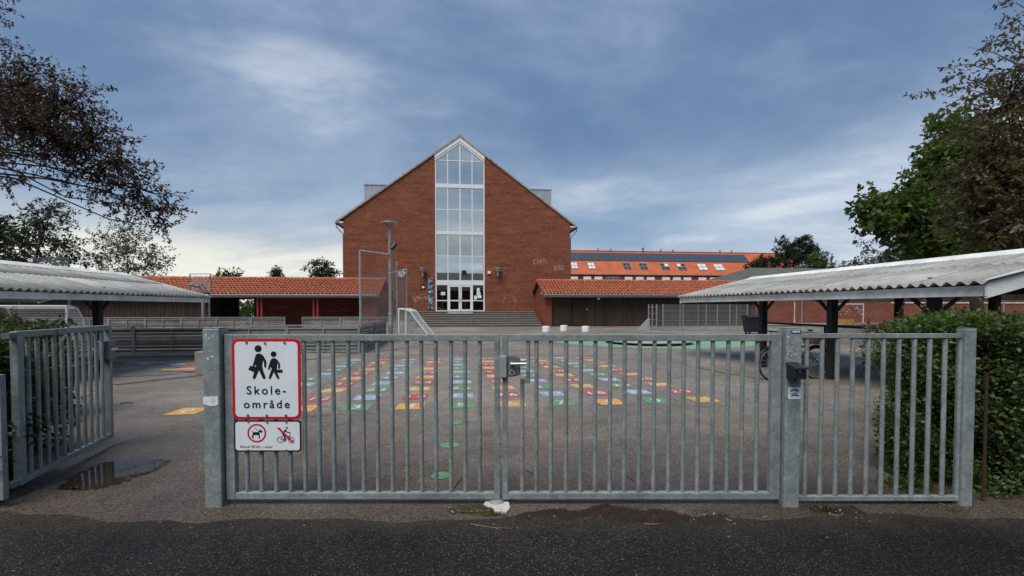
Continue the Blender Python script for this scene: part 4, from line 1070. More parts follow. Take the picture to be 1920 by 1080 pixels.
hoop('thin framed basketball backboard in front of the clay tiled shelter roof', 355.5, 513, 396, 548, 31.5, False)
# ---- floodlight mast at the rear fence
fm = at(391, 604, 30.0)
FM = Th('floodlight_mast', 'short grey mast with twin floodlights at the eave of the open shelter', 'floodlight', (fm.x, 29.5, GB))
zt = at(391, 546, 29.5).z
FM.part('mast', MB().tube([(fm.x, 29.5, GB), (fm.x, 29.5, zt)], .10, 10), galv_far)
FM.part('arm', MB().tube([(fm.x, 29.5, zt), (fm.x - .35, 29.4, zt + .55)], .05, 8), galv_far)
for dx, dz in ((-.62, .50), (-.28, .42)): FM.part('floodlight', MB().bar((fm.x + dx, 29.40, zt + dz), (fm.x + dx + .10, 29.15, zt + dz - .16), .26, .10), galv_d)
FM.part('crossarm', MB().bar((fm.x - .75, 29.42, zt + .50), (fm.x - .15, 29.42, zt + .50), .05, .05), galv_d)
# ---- concrete cube by the gate post
cb = gp(385, 703)
CBk = Th('concrete_block', 'squat grey concrete block standing on the asphalt behind the gate post', 'concrete block', (cb.x, cb.y + .28, zg(cb.y)))
xx = gp(365, 703).x
CBk.part('block', B(xx, xx + .72, cb.y, cb.y + .55, zg(cb.y + .55), zg(cb.y) + .54), MATS.get('block_concrete') or mat('block_concrete', (.20, .195, .185), .85, 0, .25, 5, bstr=.15, bscale=60), bev=.02)
CBk.part('lifting_loop', MB().tube([(xx + .36, cb.y + .2, .5), (xx + .36, cb.y + .22, .56), (xx + .36, cb.y + .3, .56), (xx + .36, cb.y + .32, .5)], .008, 6), galv_d)
# ------------------------------------------------------------------ mesh cage by the timber wing
def mesh_panel(me_cache, w, h):
    mb = MB()
    n = int(w / .10); m_ = int(h / .10)
    for i in range(n + 1): mb.bar((w * i / n, 0, .06), (w * i / n, 0, h), .007, .007)
    for j in range(m_ + 1): mb.bar((0, .007, .06 + (h - .06) * j / m_), (w, .007, .06 + (h - .06) * j / m_), .007, .007)
    for j in range(5): mb.bar((0, -.004, .06 + (h - .06) * j / 4), (w, -.004, .06 + (h - .06) * j / 4), .02, .014)
    return mb
CG = {}
def cage_run(label, pix, vpl, hh, group=None):
    u = [bl(px, 600, vpl)[0] for px in pix]
    e = empty('mesh_fence', label, 'mesh fence', b2w(u[0], vpl, GB), TH, group)
    for a, b_ in zip(u, u[1:]):
        mb = MB()
        o = link('mesh_panel', mesh_panel(None, b_ - a - .08, hh - .05).mesh('mesh_panel', fix=False), galv_far, e, (a - u[0] + .04, 0, 0))
    for a in u: link('post', B(a - u[0] - .03, a - u[0] + .03, -.03, .03, 0, hh).mesh('post'), galv_far, e)
    return e
vF = w2b(Vector((8.5, 30.5, 0)))[1]; hh = bl(1280, 570, vF)[1] - GB
cage_run('front run of the steel mesh enclosure before the dark timber wing', (1243, 1280.5, 1324, 1368, 1401), vF, hh)
cage_run('rear run of the steel mesh enclosure against the dark timber wing', (1230, 1275, 1309, 1345, 1381, 1418), -5.9, 1.85)
cgs = empty('mesh_fence', 'side run of the steel mesh enclosure ending in a sloped grey foot', 'mesh fence', b2w(bl(1216, 600, vF + 2.0)[0], vF + 2.0, GB), TH)
for k, px in enumerate((1216, 1223, 1231)):
    u = bl(px, 600, vF + 2.0 - k * .2)[0] - bl(1216, 600, vF + 2.0)[0]
    link('post', B(u - .04, u + .04, -k * .2 - .03, -k * .2 + .03, 0, hh).mesh('post'), galv_far, cgs)
for k in range(4): link('mesh_rail', MB().bar((.04, 0, .3 + k * .45), (.55, -.4, .3 + k * .45), .03, .03).mesh('mesh_rail'), galv_far, cgs)
link('foot_plate', MB().prism([(-1.0, 0), (-.05, 0), (-.05, .85), (-.18, .85)], 'y', -.35, -.28).mesh('foot_plate'), zinc_m, cgs)
# ---- white concrete stools
for px, lab in ((1024, 'white concrete stool closest to the entrance steps'), (1057.3, 'middle white concrete stool of the three before the timber wing'), (1098, 'white concrete stool standing under the timber wing door')):
    p_ = gp(px, 622.5 if px != 1057.3 else 620.5); p_.z = GB
    t = Th('concrete_stool', lab, 'stool', tuple(p_), 'white concrete stools in the yard')
    t.part('seat', MB().lathe([(.255, 0), (.27, .03), (.265, .33), (.25, .375), (.15, .395), (.02, .40)], 22, tuple(p_)), white_paint)
    t.part('base_joint', MB().lathe([(.273, .005), (.273, .02)], 22, tuple(p_)), conc_m)
# ---- wheelie bin beside the shed
bp = gp(1421, 627.5); x, y, z = bp.x, bp.y + .4, GB
t = Th('waste_container', 'large black four wheeled waste container beyond the pale shed', 'bin', (x, y, z))
t.part('body', MB().add([(x - .50, y - .28, z + .14), (x + .50, y - .28, z + .14), (x + .50, y + .3, z + .14), (x - .50, y + .3, z + .14), (x - .58, y - .38, z + 1.0), (x + .58, y - .38, z + 1.0), (x + .58, y + .38, z + 1.0), (x - .58, y + .38, z + 1.0)], [(3, 2, 1, 0), (4, 5, 6, 7), (0, 1, 5, 4), (1, 2, 6, 5), (2, 3, 7, 6), (3, 0, 4, 7)]), black_plastic, bev=.03)
t.part('lid', MB().prism([(y - .44, z + 1.005), (y + .40, z + 1.005), (y + .40, z + 1.10), (y - .05, z + 1.18), (y - .44, z + 1.05)], 'x', x - .63, x + .63), black_plastic, bev=.03)
for sx in (-1, 1):
    for sy in (-1, 1): t.part('wheel', MB().tube([(x + sx * .40 - .025, y + sy * .2, z + .09), (x + sx * .40 + .025, y + sy * .2, z + .09)], .09, 14), rubber)
    t.part('lifting_pin', MB().tube([(x + sx * .585, y, z + .95), (x + sx * .66, y, z + .95)], .025, 8), galv_d)
# ---- bicycle rack under the shed, low concrete wall, yellow crate
ra = b2w(ueR + 2.2, w2b(Vector((8, 6.9, 0)))[1]); rb = b2w(ueR + 2.2, w2b(Vector((8, 14.5, 0)))[1])
RK = Th('bicycle_rack', 'dark steel bicycle rack rail with hanging wheel hoops under the pale shed', 'bicycle rack', ((ra.x + rb.x) / 2, (ra.y + rb.y) / 2, -.1))
rust = mat('dark_red_steel', (.045, .018, .016), .6, .2, .2, 6)
RK.part('rail', MB().tube([(ra.x, ra.y, .98), (rb.x, rb.y, .98)], .03, 8), rust)
RK.part('rail', MB().tube([(ra.x, ra.y, .72), (rb.x, rb.y, .72)], .022, 8), galv_d)
for f_ in (.0, .34, .67, 1.0):
    q = ra.lerp(rb, f_); RK.part('leg', MB().tube([(q.x, q.y, zg(q.y)), (q.x, q.y, .98)], .028, 8), rust)
for k in range(9):
    q = ra.lerp(rb, (k + .5) / 9); 
    RK.part('hoop', MB().tube([(q.x, q.y - .05, .72), (q.x - .10, q.y - .05, .45), (q.x - .30, q.y - .05, .36), (q.x - .42, q.y - .03, .42), (q.x - .42, q.y + .03, .42), (q.x - .30, q.y + .05, .36), (q.x - .10, q.y + .05, .45), (q.x, q.y + .05, .72)], .009, 6), galv_d)
wv = w2b(Vector((12, 20.5, 0)))[1]
u0_, u1_ = bl(1432, 640, wv)[0], bl(1432, 640, wv)[0] + 11
LWl = Th('low_wall', 'low pale concrete wall with capping behind the bicycle shed', 'wall', ((u0_ + u1_) / 2, wv, GB), building=True)
for k in range(11): LWl.part('wall_block', B(u0_ + k, u0_ + k + .985, wv, wv + .25, GB, GB + .82), conc_m)
LWl.part('capping', B(u0_ - .03, u1_ + .02, wv - .04, wv + .29, GB + .822, GB + .90), conc_m)
yq = at(1582, 618, 18.8)
CR = Th('yellow_crate', 'yellow plastic crate resting on the low pale wall', 'crate', (yq.x, yq.y, GB + .90))
yel = mat('yellow_plastic', (.50, .27, .02), .5, 0, .15, 6)
bp = b2w(bl(1582, 618, wv)[0], wv + .12, GB + .9); CR.e.location = bp; CR.org = Vector(bp)
x, y, z = bp
CR.part('tray', MB().box(x - .50, x + .50, y - .12, y + .12, z + .002, z + .03), yel)
for a in ((x - .5, x + .5, y - .12, y - .10), (x - .5, x + .5, y + .10, y + .12), (x - .5, x - .48, y - .099, y + .099), (x + .48, x + .5, y - .099, y + .099)): CR.part('side', B(*a, z + .031, z + .17), yel)
# ------------------------------------------------------------------ bicycle
rw = gp(1449, 712.5); fw_dir = Vector((math.cos(R(12)), math.sin(R(12)), 0))
BK = Th('bicycle', 'black upright bicycle with brown front basket parked under the pale shed', 'bicycle', tuple(rw))
wr = .345; side = Vector((-fw_dir.y, fw_dir.x, 0)); up = Vector((0, 0, 1))
zz = zg(rw.y + .3)
O = Vector((rw.x, rw.y, zz)); P_ = lambda f_, z_, s_=0: O + fw_dir * f_ + up * z_ + side * s_
frame_b = mat('bicycle_black', (.012, .012, .013), .35, .1, .2, 8); chrome = mat('chrome', (.45, .46, .46), .3, .8, .1, 8); wick = mat('wicker', (.10, .065, .035), .85, 0, .35, 30, bstr=.5, bscale=80)
for f_ in (0, 1.10):
    c = P_(f_, wr); ring = [c + fw_dir * wr * math.cos(k * math.pi / 18) + up * wr * math.sin(k * math.pi / 18) for k in range(37)]
    w_ = BK.part('wheel', MB().tube(ring, .021, 8, False), rubber, smooth=True)
    BK.part('rim', MB().tube([c + (q - c) * .93 for q in ring], .012, 6, False), chrome, w_)
    mb = MB()
    for k in range(18): 
        a = k * math.pi / 9; mb.tube([c + side * (.03 if k % 2 else -.03), c + (fw_dir * math.cos(a) + up * math.sin(a)) * wr * .93], .0022, 3, False)
    BK.part('spokes', mb, chrome, w_, fix=False)
    BK.part('mudguard', MB().tube([c + (fw_dir * math.cos(t_) + up * math.sin(t_)) * (wr + .035) for t_ in [R(20 + 14 * k) if f_ == 0 else R(35 + 14 * k) for k in range(10)]], .022, 6), frame_b)
fr_ = MB()
for a, b_, r in ((P_(.44, .28), P_(.30, .80), .016), (P_(.44, .28), P_(.88, .62), .018), (P_(.34, .62), P_(.86, .74), .016), (P_(.87, .58), P_(.80, .92), .017), (P_(0, wr, .05), P_(.44, .28, .04), .011), (P_(0, wr, -.05), P_(.44, .28, -.04), .011), (P_(0, wr, .05), P_(.33, .70, .02), .009), (P_(0, wr, -.05), P_(.33, .70, -.02), .009), (P_(.88, .58, .04), P_(1.10, wr, .05), .011), (P_(.88, .58, -.04), P_(1.10, wr, -.05), .011)): fr_.tube([a, b_], r, 8)
BK.part('frame', fr_, frame_b)
BK.part('saddle', MB().add([P_(.16, .86, .11), P_(.16, .86, -.11), P_(.30, .88, .08), P_(.30, .88, -.08), P_(.46, .87, .025), P_(.46, .87, -.025), P_(.17, .80, .09), P_(.17, .80, -.09), P_(.45, .82, .02), P_(.45, .82, -.02)], [(0, 2, 3, 1), (2, 4, 5, 3), (0, 1, 7, 6), (4, 8, 9, 5), (0, 6, 8, 4, 2), (1, 3, 5, 9, 7), (6, 7, 9, 8)]), black_plastic, bev=.01)
BK.part('seat_post', MB().tube([P_(.31, .76), P_(.28, .84)], .013, 8), chrome)
BK.part('handlebar', MB().tube([P_(.80, .92), P_(.79, 1.02), P_(.80, 1.05, .14), P_(.74, 1.07, .26), P_(.60, 1.08, .30)], .011, 8), chrome)
BK.part('handlebar', MB().tube([P_(.79, 1.02), P_(.80, 1.05, -.14), P_(.74, 1.07, -.26), P_(.60, 1.08, -.30)], .011, 8), chrome)
for s_ in (-1, 1): BK.part('grip', MB().tube([P_(.68, 1.075, s_ * .28), P_(.57, 1.082, s_ * .305)], .018, 8), rubber)
BK.part('crank', MB().tube([P_(.44, .28, -.06), P_(.44, .28, .06)], .022, 8).tube([P_(.44, .28, .06), P_(.52, .13, .07)], .009, 6).tube([P_(.44, .28, -.06), P_(.36, .43, -.07)], .009, 6), chrome)
BK.part('chain_guard', MB().prism([(0, 0)], 'y', 0, 0) if False else MB().add([P_(-.02, wr + .05, .075), P_(-.02, wr - .05, .075), P_(.46, .20, .075), P_(.52, .28, .075), P_(.46, .38, .075)], [(0, 1, 2, 3, 4)]), frame_b)
for s_ in (-1, 1): BK.part('pedal', MB().bar(P_(.52 if s_ > 0 else .36, .13 if s_ > 0 else .43, s_ * .08), P_(.52 if s_ > 0 else .36, .13 if s_ > 0 else .43, s_ * .17), .07, .02), rubber)
bs = MB(); lo = [P_(.88, .76, .13), P_(.88, .76, -.13), P_(1.10, .76, -.13), P_(1.10, .76, .13)]; hi = [P_(.85, 1.0, .18), P_(.85, 1.0, -.18), P_(1.16, 1.0, -.18), P_(1.16, 1.0, .18)]
bs.add(lo + hi, [(0, 1, 2, 3), (0, 4, 5, 1), (1, 5, 6, 2), (2, 6, 7, 3), (3, 7, 4, 0)])
o = BK.part('basket', bs, wick); sm = o.modifiers.new('wall', 'SOLIDIFY'); sm.thickness = .012
BK.part('carrier', MB().bar(P_(-.22, .72, .05), P_(.30, .72, .05), .012, .012).bar(P_(-.22, .72, -.05), P_(.30, .72, -.05), .012, .012).bar(P_(-.2, .72, .05), P_(0, wr, .07), .01, .01).bar(P_(-.2, .72, -.05), P_(0, wr, -.07), .01, .01).bar(P_(-.22, .72, .05), P_(-.22, .72, -.05), .012, .012), frame_b)
BK.part('rear_reflector', MB().tube([P_(-.33, .60), P_(-.36, .60)], .032, 12), mat('reflector_red', (.40, .01, .015), .25, 0, .1, 9))
# ------------------------------------------------------------------ galvanised gates, posts and fence panel
YG = 3.36                       # centre plane of the gate leaves
def X_(px, Y=YG, py=780): return at(px, py, Y).x
def Zp(py, Y=YG): return at(960, py, Y).z
ztR, zbR = Zp(627, YG - .025), Zp(937, YG - .025)
jr = random.Random(77)
def leaf(name, label, xs0, xs1, sw0, sw1, bars, jog=None):
    t = Th(name, label, 'gate', ((xs0 + xs1) / 2, YG, 0.0))
    y0, y1 = YG - .025, YG + .025
    t.part('stile', B(xs0, xs0 + sw0, y0, y1, zbR, ztR), galv, bev=.004); t.part('stile', B(xs1 - sw1, xs1, y0, y1, zbR, ztR), galv, bev=.004)
    t.part('top_rail', B(xs0 + sw0, xs1 - sw1, y0 + .001, y1 - .001, ztR - .050, ztR - .001), galv, bev=.004)
    t.part('bottom_rail', B(xs0 + sw0, xs1 - sw1, y0 + .001, y1 - .001, zbR + .001, zbR + .050), galv, bev=.004)
    me = None
    for x in bars:
        if me is None: me = MB().tube([(0, 0, zbR + .051), (0, 0, ztR - .051)], .0155, 12).mesh('bar', smooth=False); me.materials.append(galv)
        o = link('bar', me, None, t.e, (x - t.org.x + jr.uniform(-.0015, .0015), 0, 0)); o.rotation_euler = (jr.uniform(-.002, .002), jr.uniform(-.0025, .0025), jr.uniform(0, 3))
        for pol in (): pass
    return t
bl_x = [X_(462.5 + 27.33 * k) for k in range(17)]
GL = leaf('gate_leaf', 'galvanised barred gate leaf carrying the white school area sign', X_(426), X_(937.5), .066, .042, bl_x)
br_x = [X_(1006 + 27.5 * k) for k in range(16)]
GR = leaf('gate_leaf', 'galvanised barred gate leaf with grey box lock and lever handle', X_(942), X_(1460.5), .042, .072, br_x)
# jogged bar beside the lock
xa, xb = X_(990), X_(979.5); zj = Zp(713)
GR.part('jogged_bar', MB().tube([(xa, YG, ztR - .051), (xa, YG, zj + .012)], .0155, 12), galv)
GR.part('jogged_bar', B(xb - .016, xa + .016, YG - .0155, YG + .0155, zj - .02, zj + .011), galv, bev=.003)
GR.part('jogged_bar', MB().tube([(xb, YG, zj - .021), (xb, YG, zbR + .051)], .0155, 12), galv)
# lock
lockm = mat('lock_grey', (.15, .165, .175), .45, .4, .12, 12); lockl = mat('lock_cover', (.34, .36, .37), .45, .4, .1, 12)
Z6 = lambda x, y, Y: at(920 + x / 13.5, 650 + y / 13.5, Y)
yl = YG - .028
poly = [(440, 232), (560, 236), (660, 262), (740, 300), (752, 330), (752, 705), (690, 735), (560, 760), (455, 772), (440, 760)]
pts = [Z6(x, y, yl - .03) for x, y in poly]
lk = GR.part('lock', MB().prism([(p.x, p.z) for p in pts], 'y', yl - .032, yl + .050), lockm, bev=.005)
a, c = Z6(228, 235, yl - .03), Z6(402, 785, yl - .03)
GR.part('lock_keep', B(a.x, c.x, yl - .030, yl + .045, c.z, a.z), lockl, bev=.004)
h0, h1 = Z6(525, 442, yl - .07), Z6(905, 437, yl - .07)
GR.part('handle', MB().tube([(h0.x, yl - .034, h0.z), (h0.x, yl - .062, h0.z)], .013, 12).tube([(h0.x - .004, yl - .062, h0.z), (h1.x, yl - .062, h1.z)], .0105, 12), mat('satin_steel', (.52, .53, .53), .35, .6, .08, 10), lk)
GR.part('handle', MB().tube([(h0.x, yl + .052, h0.z + .004), (h0.x, yl + .09, h0.z + .004), (h1.x + .01, yl + .09, h1.z + .008)], .0105, 12), MATS['satin_steel'], lk)
k0 = Z6(540, 655, yl - .03)
GR.part('cylinder_rose', MB().tube([(k0.x, yl - .033, k0.z), (k0.x, yl - .042, k0.z)], .020, 16), lockl, lk)
GR.part('keyhole', MB().tube([(k0.x, yl - .0425, k0.z + .004), (k0.x, yl - .0435, k0.z + .004)], .009, 14).box(k0.x - .004, k0.x + .004, yl - .0435, yl - .0425, k0.z - .014, k0.z + .002), sign_black, lk)
# drop bolt on the left leaf's meeting stile
xd = X_(931)
GL.part('drop_bolt', MB().tube([(xd + .0, YG + .045, .012), (xd + .0, YG + .045, .42), (xd + .03, YG + .045, .44)], .009, 8), galv_d)
for z in (.10, .32): GL.part('bolt_guide', B(xd - .02, xd + .02, YG + .0255, YG + .06, z, z + .03), galv_d)
# posts
def gpost(name, label, x0, x1, y0, y1, z1, g='gate posts'):
    t = Th(name, label, 'gate post', ((x0 + x1) / 2, (y0 + y1) / 2, 0))
    t.part('post', B(x0, x1, y0, y1, -.02, z1), galv, bev=.010); t.part('cap', B(x0 + .003, x1 - .003, y0 + .003, y1 - .003, z1 + .0005, z1 + .005), galv, bev=.002)
    return t
yp = 3.295
pL0, pL1 = X_(381.5, yp), X_(413, yp)
GP1 = gpost('gate_post', 'square galvanised gate post with torn white sticker beside the school sign', pL0, pL1, yp, yp + .125, Zp(616, yp))
pR0, pR1 = X_(1472.5, yp), X_(1502, yp)
GP2 = gpost('gate_post', 'square galvanised gate post carrying the black key box', pR0, pR1, yp, yp + .125, Zp(616.5, yp))
pE0, pE1 = X_(1813, yp), X_(1834, yp)
GP3 = gpost('gate_post', 'square galvanised fence end post beside the tall green hedge', pE0, pE1, yp + .02, yp + .10, Zp(617, yp))
# hinges
for z in (.30, 1.10):
    GL.part('hinge', MB().tube([((pL1 + X_(426)) / 2, YG, z - .05), ((pL1 + X_(426)) / 2, YG, z + .05)], .016, 10), galv_d)
    GR.part('hinge', MB().tube([((pR0 + X_(1460.5)) / 2, YG, z - .05), ((pR0 + X_(1460.5)) / 2, YG, z + .05)], .012, 10), galv_d)
# stickers on the posts
def patch(t, name, pix, y, m):
    pts = [at(px, py, y) for px, py in pix]; return t.part(name, MB().prism([(p.x, p.z) for p in pts], 'y', y - .0012, y - .0002), m)
stick = mat('torn_paper', (.62, .63, .63), .8, 0, .22, 30)
patch(GP1, 'torn_sticker', [(380.5, 745), (385, 743), (390, 744.5), (396, 742.5), (402, 744), (406, 742.5), (409, 744), (409, 758), (405, 760.5), (396, 761), (386, 759), (381.5, 757)], yp, stick)
for k, (x, y, w, h) in enumerate(((384, 626, 3, 7), (391, 633, 4, 3), (398, 628, 3, 5), (395, 667, 7, 3), (387, 671, 5, 4), (400, 690, 4, 2))): patch(GP1, 'sticker_residue', [(x, y), (x + w, y + 1), (x + w - 1, y + h), (x + 1, y + h - 1)], yp, stick)
blue = mat('sticker_blue', (.02, .045, .13), .4, 0, .1, 9)
o = patch(GP2, 'maker_label', [(1483.5, 618.5), (1502, 618.5), (1502, 625.5), (1483.5, 625.5)], yp, blue)
for k in range(6):
    patch(GP2, 'maker_lettering', [(1486 + k * 2.4, 620), (1487.8 + k * 2.4, 620), (1487.8 + k * 2.4, 623.5), (1486 + k * 2.4, 623.5)], yp - .0014, sign_white).parent = o
rr = random.Random(12)
for k in range(60):
    x, y = rr.uniform(1475, 1501), rr.uniform(641, 676); w, h = rr.uniform(.3, 1.1), rr.uniform(.5, 2.6)
    patch(GP2, 'sticker_residue', [(x, y), (x + w, y + .4), (x + w * .8, y + h), (x - .3, y + h * .8)], yp, stick)
patch(GP2, 'sticker_residue', [(1475, 631), (1480, 631), (1479.5, 633), (1476, 633.5)], yp, stick)
ws = patch(GP2, 'white_sticker', [(1478, 726), (1501, 725.5), (1501.5, 746), (1500, 748), (1479, 748), (1477.5, 746)], yp, sign_white)
for pix in ([(1482, 731), (1490, 729.5), (1499, 731.5), (1497, 734), (1488, 732.5), (1481, 734.5)], [(1482, 742), (1488, 738), (1493, 739), (1500, 741.5), (1494, 743), (1489, 742), (1484, 744)], [(1480, 737.5), (1497, 736), (1497.2, 736.8), (1480, 738.3)]):
    patch(GP2, 'sticker_print', pix, yp - .0014, gutter_m).parent = ws
# black key box with sloping lid
kb = Th('key_box', 'small black box with sloping lid fixed to the gate post', 'key box', ((pR0 + pR1) / 2, yp - .06, at(1494, 712, yp).z))
Z8 = lambda x, y, Y: at(1440 + x / 6, 600 + y / 6, Y)
yb = yp - .11
a, c = Z8(310, 540, yb), Z8(437, 668, yb); zt_ = Z8(300, 478, yp).z
kb.part('body', MB().prism([(yp - .001, c.z + .0), (yb, c.z), (yb, a.z), (yp - .001, a.z + .03)], 'x', a.x, c.x), black_plastic, bev=.004)
kb.part('lid', MB().prism([(yb - .012, a.z - .012), (yb - .012, a.z + .006), (yp - .002, zt_), (yp - .002, zt_ - .014)], 'x', a.x - .008, c.x + .008), mat('lid_black', (.022, .024, .03), .5, 0, .2, 7), bev=.003)
kb.part('lock_cylinder', MB().tube([((a.x + c.x) / 2 - .01, yb - .003, (a.z + c.z) / 2 + .02), ((a.x + c.x) / 2 - .01, yb + .001, (a.z + c.z) / 2 + .02)], .009, 12), galv_d)
kb.part('latch', B(a.x + .0, a.x + .018, yb + .02, yb + .05, c.z - .02, c.z - .001), black_plastic)
# fixed panel to the right
FP = Th('fence_panel', 'fixed galvanised fence panel between key box post and hedge', 'fence', ((pR1 + pE0) / 2, YG, 0))
zt_, zb_ = Zp(625.5, YG - .02), Zp(939.5, YG - .02)
FP.part('top_rail', B(pR1 + .002, pE0 + .012, YG - .02, YG + .02, zt_ - .034, zt_), galv, bev=.003)
FP.part('bottom_rail', B(pR1 + .002, pE0 + .012, YG - .02, YG + .02, zb_, zb_ + .034), galv, bev=.003)
me = MB().tube([(0, 0, zb_ + .035), (0, 0, zt_ - .035)], .0155, 12).mesh('bar'); me.materials.append(galv)
for k in range(11): link('bar', me, None, FP.e, (X_(1510.5 + 28.7 * k) - FP.org.x, 0, 0))
# ---- open pedestrian leaf
q0 = at(35, 780, 3.54); q1 = at(207, 740, 4.84)
d = Vector((q1.x - q0.x, q1.y - q0.y, 0)); Lw = d.length; rz = math.atan2(d.y, d.x)
OG = empty('pedestrian_gate', 'narrow galvanised barred gate standing open against the hedge', 'gate', (q0.x, q0.y, 0), rz)
zt_, zb_ = at(100, 617, 3.9).z, .075
def og(name, mb, m, parent=None, bev=0):
    o = link(name, mb.mesh(name), m, parent or OG)
    if bev: bevel(o, bev)
    return o
og('stile', B(-.035, .035, -.025, .025, zb_, zt_), galv, bev=.004); og('stile', B(Lw - .05, Lw, -.025, .025, zb_, zt_), galv, bev=.004)
og('top_rail', B(.036, Lw - .051, -.024, .024, zt_ - .051, zt_ - .001), galv, bev=.004); og('bottom_rail', B(.036, Lw - .051, -.024, .024, zb_ + .001, zb_ + .05), galv, bev=.004)
me = MB().tube([(0, 0, zb_ + .051), (0, 0, zt_ - .052)], .0155, 12).mesh('bar'); me.materials.append(galv)
nbar = 11
for k in range(nbar): link('bar', me, None, OG, (.035 + (Lw - .16) * (k + .8) / nbar, 0, 0))
zl_ = at(200, 655, 4.75).z
lk = og('lock', B(Lw - .125, Lw + .004, -.055, .055, zl_ - .11, zl_ + .09), lockm, bev=.008)
og('handle', MB().tube([(Lw - .05, -.056, zl_ + .0), (Lw - .05, -.09, zl_), (Lw - .17, -.09, zl_ - .0)], .0105, 10), MATS['satin_steel'], lk)
og('handle', MB().tube([(Lw - .05, .056, zl_ + .0), (Lw - .05, .09, zl_), (Lw - .17, .09, zl_ - .0)], .0105, 10), MATS['satin_steel'], lk)
og('hinge', MB().bar((-.12, 0, zt_ - .03), (-.036, 0, zt_ - .03), .05, .04), galv_d); og('hinge', MB().bar((-.12, 0, zb_ + .03), (-.036, 0, zb_ + .03), .05, .04), galv_d)
hp = Vector((q0.x, q0.y, 0)) - d.normalized() * .15
t = gpost('gate_post', 'square galvanised hinge post of the open pedestrian gate', hp.x - .30, hp.x - .18, hp.y - .06, hp.y + .06, 1.33)
# fixed panel at the far left, only its end stile and rail show
FL = Th('fence_panel', 'galvanised fence panel end poking out of the hedge by the open gate', 'fence', (-4.9, 3.30, 0))
xe = at(6, 930, 3.27).x
FL.part('stile', B(xe - .045, xe, 3.27, 3.31, .062, .98), galv, bev=.003); FL.part('bottom_rail', B(-6.0, xe - .046, 3.271, 3.309, .063, .11), galv, bev=.003); FL.part('top_rail', B(-6.0, xe - .046, 3.271, 3.309, .94, .979), galv, bev=.003)
for k in range(18): link('bar', MB().tube([(0, 0, .111), (0, 0, .939)], .014, 8).mesh('bar'), galv, FL.e, (xe - .17 - k * .12 + 4.9, -.01, 0))

# ------------------------------------------------------------------ signs on the gate leaf
YS = YG - .030
def rrect(x0, z0, x1, z1, r, n=8):
    out = []
    for cx, cz, a0 in ((x1 - r, z0 + r, -90), (x1 - r, z1 - r, 0), (x0 + r, z1 - r, 90), (x0 + r, z0 + r, 180)):
        for i in range(n + 1): a = R(a0 + 90 * i / n); out.append((cx + r * math.cos(a), cz + r * math.sin(a)))
    return out
class Flat:
    """flat print pieces stacked a hair apart on a plane facing the street"""
    def __init__(s, th, y): s.t = th; s.y = y; s.n = 0
    def poly(s, pts, mb=None):
        s.n += 1; y = s.y - .00025 * (s.n % 9) - .0004
        mb.add([(x, y, z) for x, z in pts], [tuple(range(len(pts)))])
    def stroke(s, mb, pts, w0, w1=None):
        w1 = w1 or w0; n = len(pts) - 1
        for i, (a, b_) in enumerate(zip(pts, pts[1:])):
            ra = w0 + (w1 - w0) * i / n; rb = w0 + (w1 - w0) * (i + 1) / n
            d_ = Vector((b_[0] - a[0], b_[1] - a[1])); ang = math.atan2(d_.y, d_.x); o = []
            for k in range(9): t_ = ang + math.pi / 2 + math.pi * k / 8; o.append((a[0] + ra / 2 * math.cos(t_), a[1] + ra / 2 * math.sin(t_)))
            for k in range(9): t_ = ang - math.pi / 2 + math.pi * k / 8; o.append((b_[0] + rb / 2 * math.cos(t_), b_[1] + rb / 2 * math.sin(t_)))
            s.poly(o, mb)
    def disc(s, mb, c, r, n=28): s.poly([(c[0] + r * math.cos(2 * math.pi * k / n), c[1] + r * math.sin(2 * math.pi * k / n)) for k in range(n)], mb)
def sgn(name, label, px0, py0, px1, py1, border_m, bw, rad):
    a, c = at(px0, py0, YS), at(px1, py1, YS)
    t = Th(name, label, 'sign', ((a.x + c.x) / 2, YS, c.z))
    t.part('panel', MB().prism(rrect(a.x, c.z, c.x, a.z, rad), 'y', YS - .001, YS + .003), border_m)
    t.part('face', MB().prism(rrect(a.x + bw, c.z + bw, c.x - bw, a.z - bw, rad - bw * .6), 'y', YS - .0022, YS - .0012), sign_white)
    return t, a, c
SG, a, c = sgn('area_sign', 'white school area sign with red border and two walking figures', 434.5, 635.5, 565, 786.5, sign_red, .0205, .045)
fl = Flat(SG, YS - .0024)
Q = lambda x, y: (lambda p: (p.x, p.z))(at(370 + x / 3, 600 + y / 3, YS))
px_m = YS / F / 3
man = MB()
fl.disc(man, Q(343, 161), 20 * px_m)
fl.poly([Q(*p) for p in ((331, 194), (345, 188), (360, 190), (371, 203), (373, 222), (365, 258), (342, 262), (327, 250), (330, 215))], man)
fl.stroke(man, [Q(346, 252), Q(321, 323)], 26 * px_m, 17 * px_m)
fl.stroke(man, [Q(352, 252), Q(362, 288), Q(377, 323)], 25 * px_m, 17 * px_m)
fl.stroke(man, [Q(365, 203), Q(383, 232), Q(383, 261)], 15 * px_m, 11 * px_m)
fl.stroke(man, [Q(336, 203), Q(319, 257)], 16 * px_m, 11 * px_m)
fl.poly([Q(*p) for p in ((299, 256), (341, 268), (328, 297), (287, 279))], man)
SG.part('walking_figure', man, sign_black, fix=False)
kid = MB()
fl.disc(kid, Q(430, 192), 16.5 * px_m)
fl.poly([Q(*p) for p in ((419, 218), (430, 213), (442, 215), (450, 226), (451, 250), (449, 276), (420, 277), (413, 262), (414, 235))], kid)
fl.stroke(kid, [Q(430, 272), Q(409, 325)], 20 * px_m, 13 * px_m); fl.stroke(kid, [Q(438, 274), Q(443, 297), Q(456, 325)], 19 * px_m, 13 * px_m)
fl.stroke(kid, [Q(446, 226), Q(461, 246), Q(461, 270)], 12 * px_m, 9 * px_m); fl.stroke(kid, [Q(419, 226), Q(403, 274)], 12 * px_m, 9 * px_m)
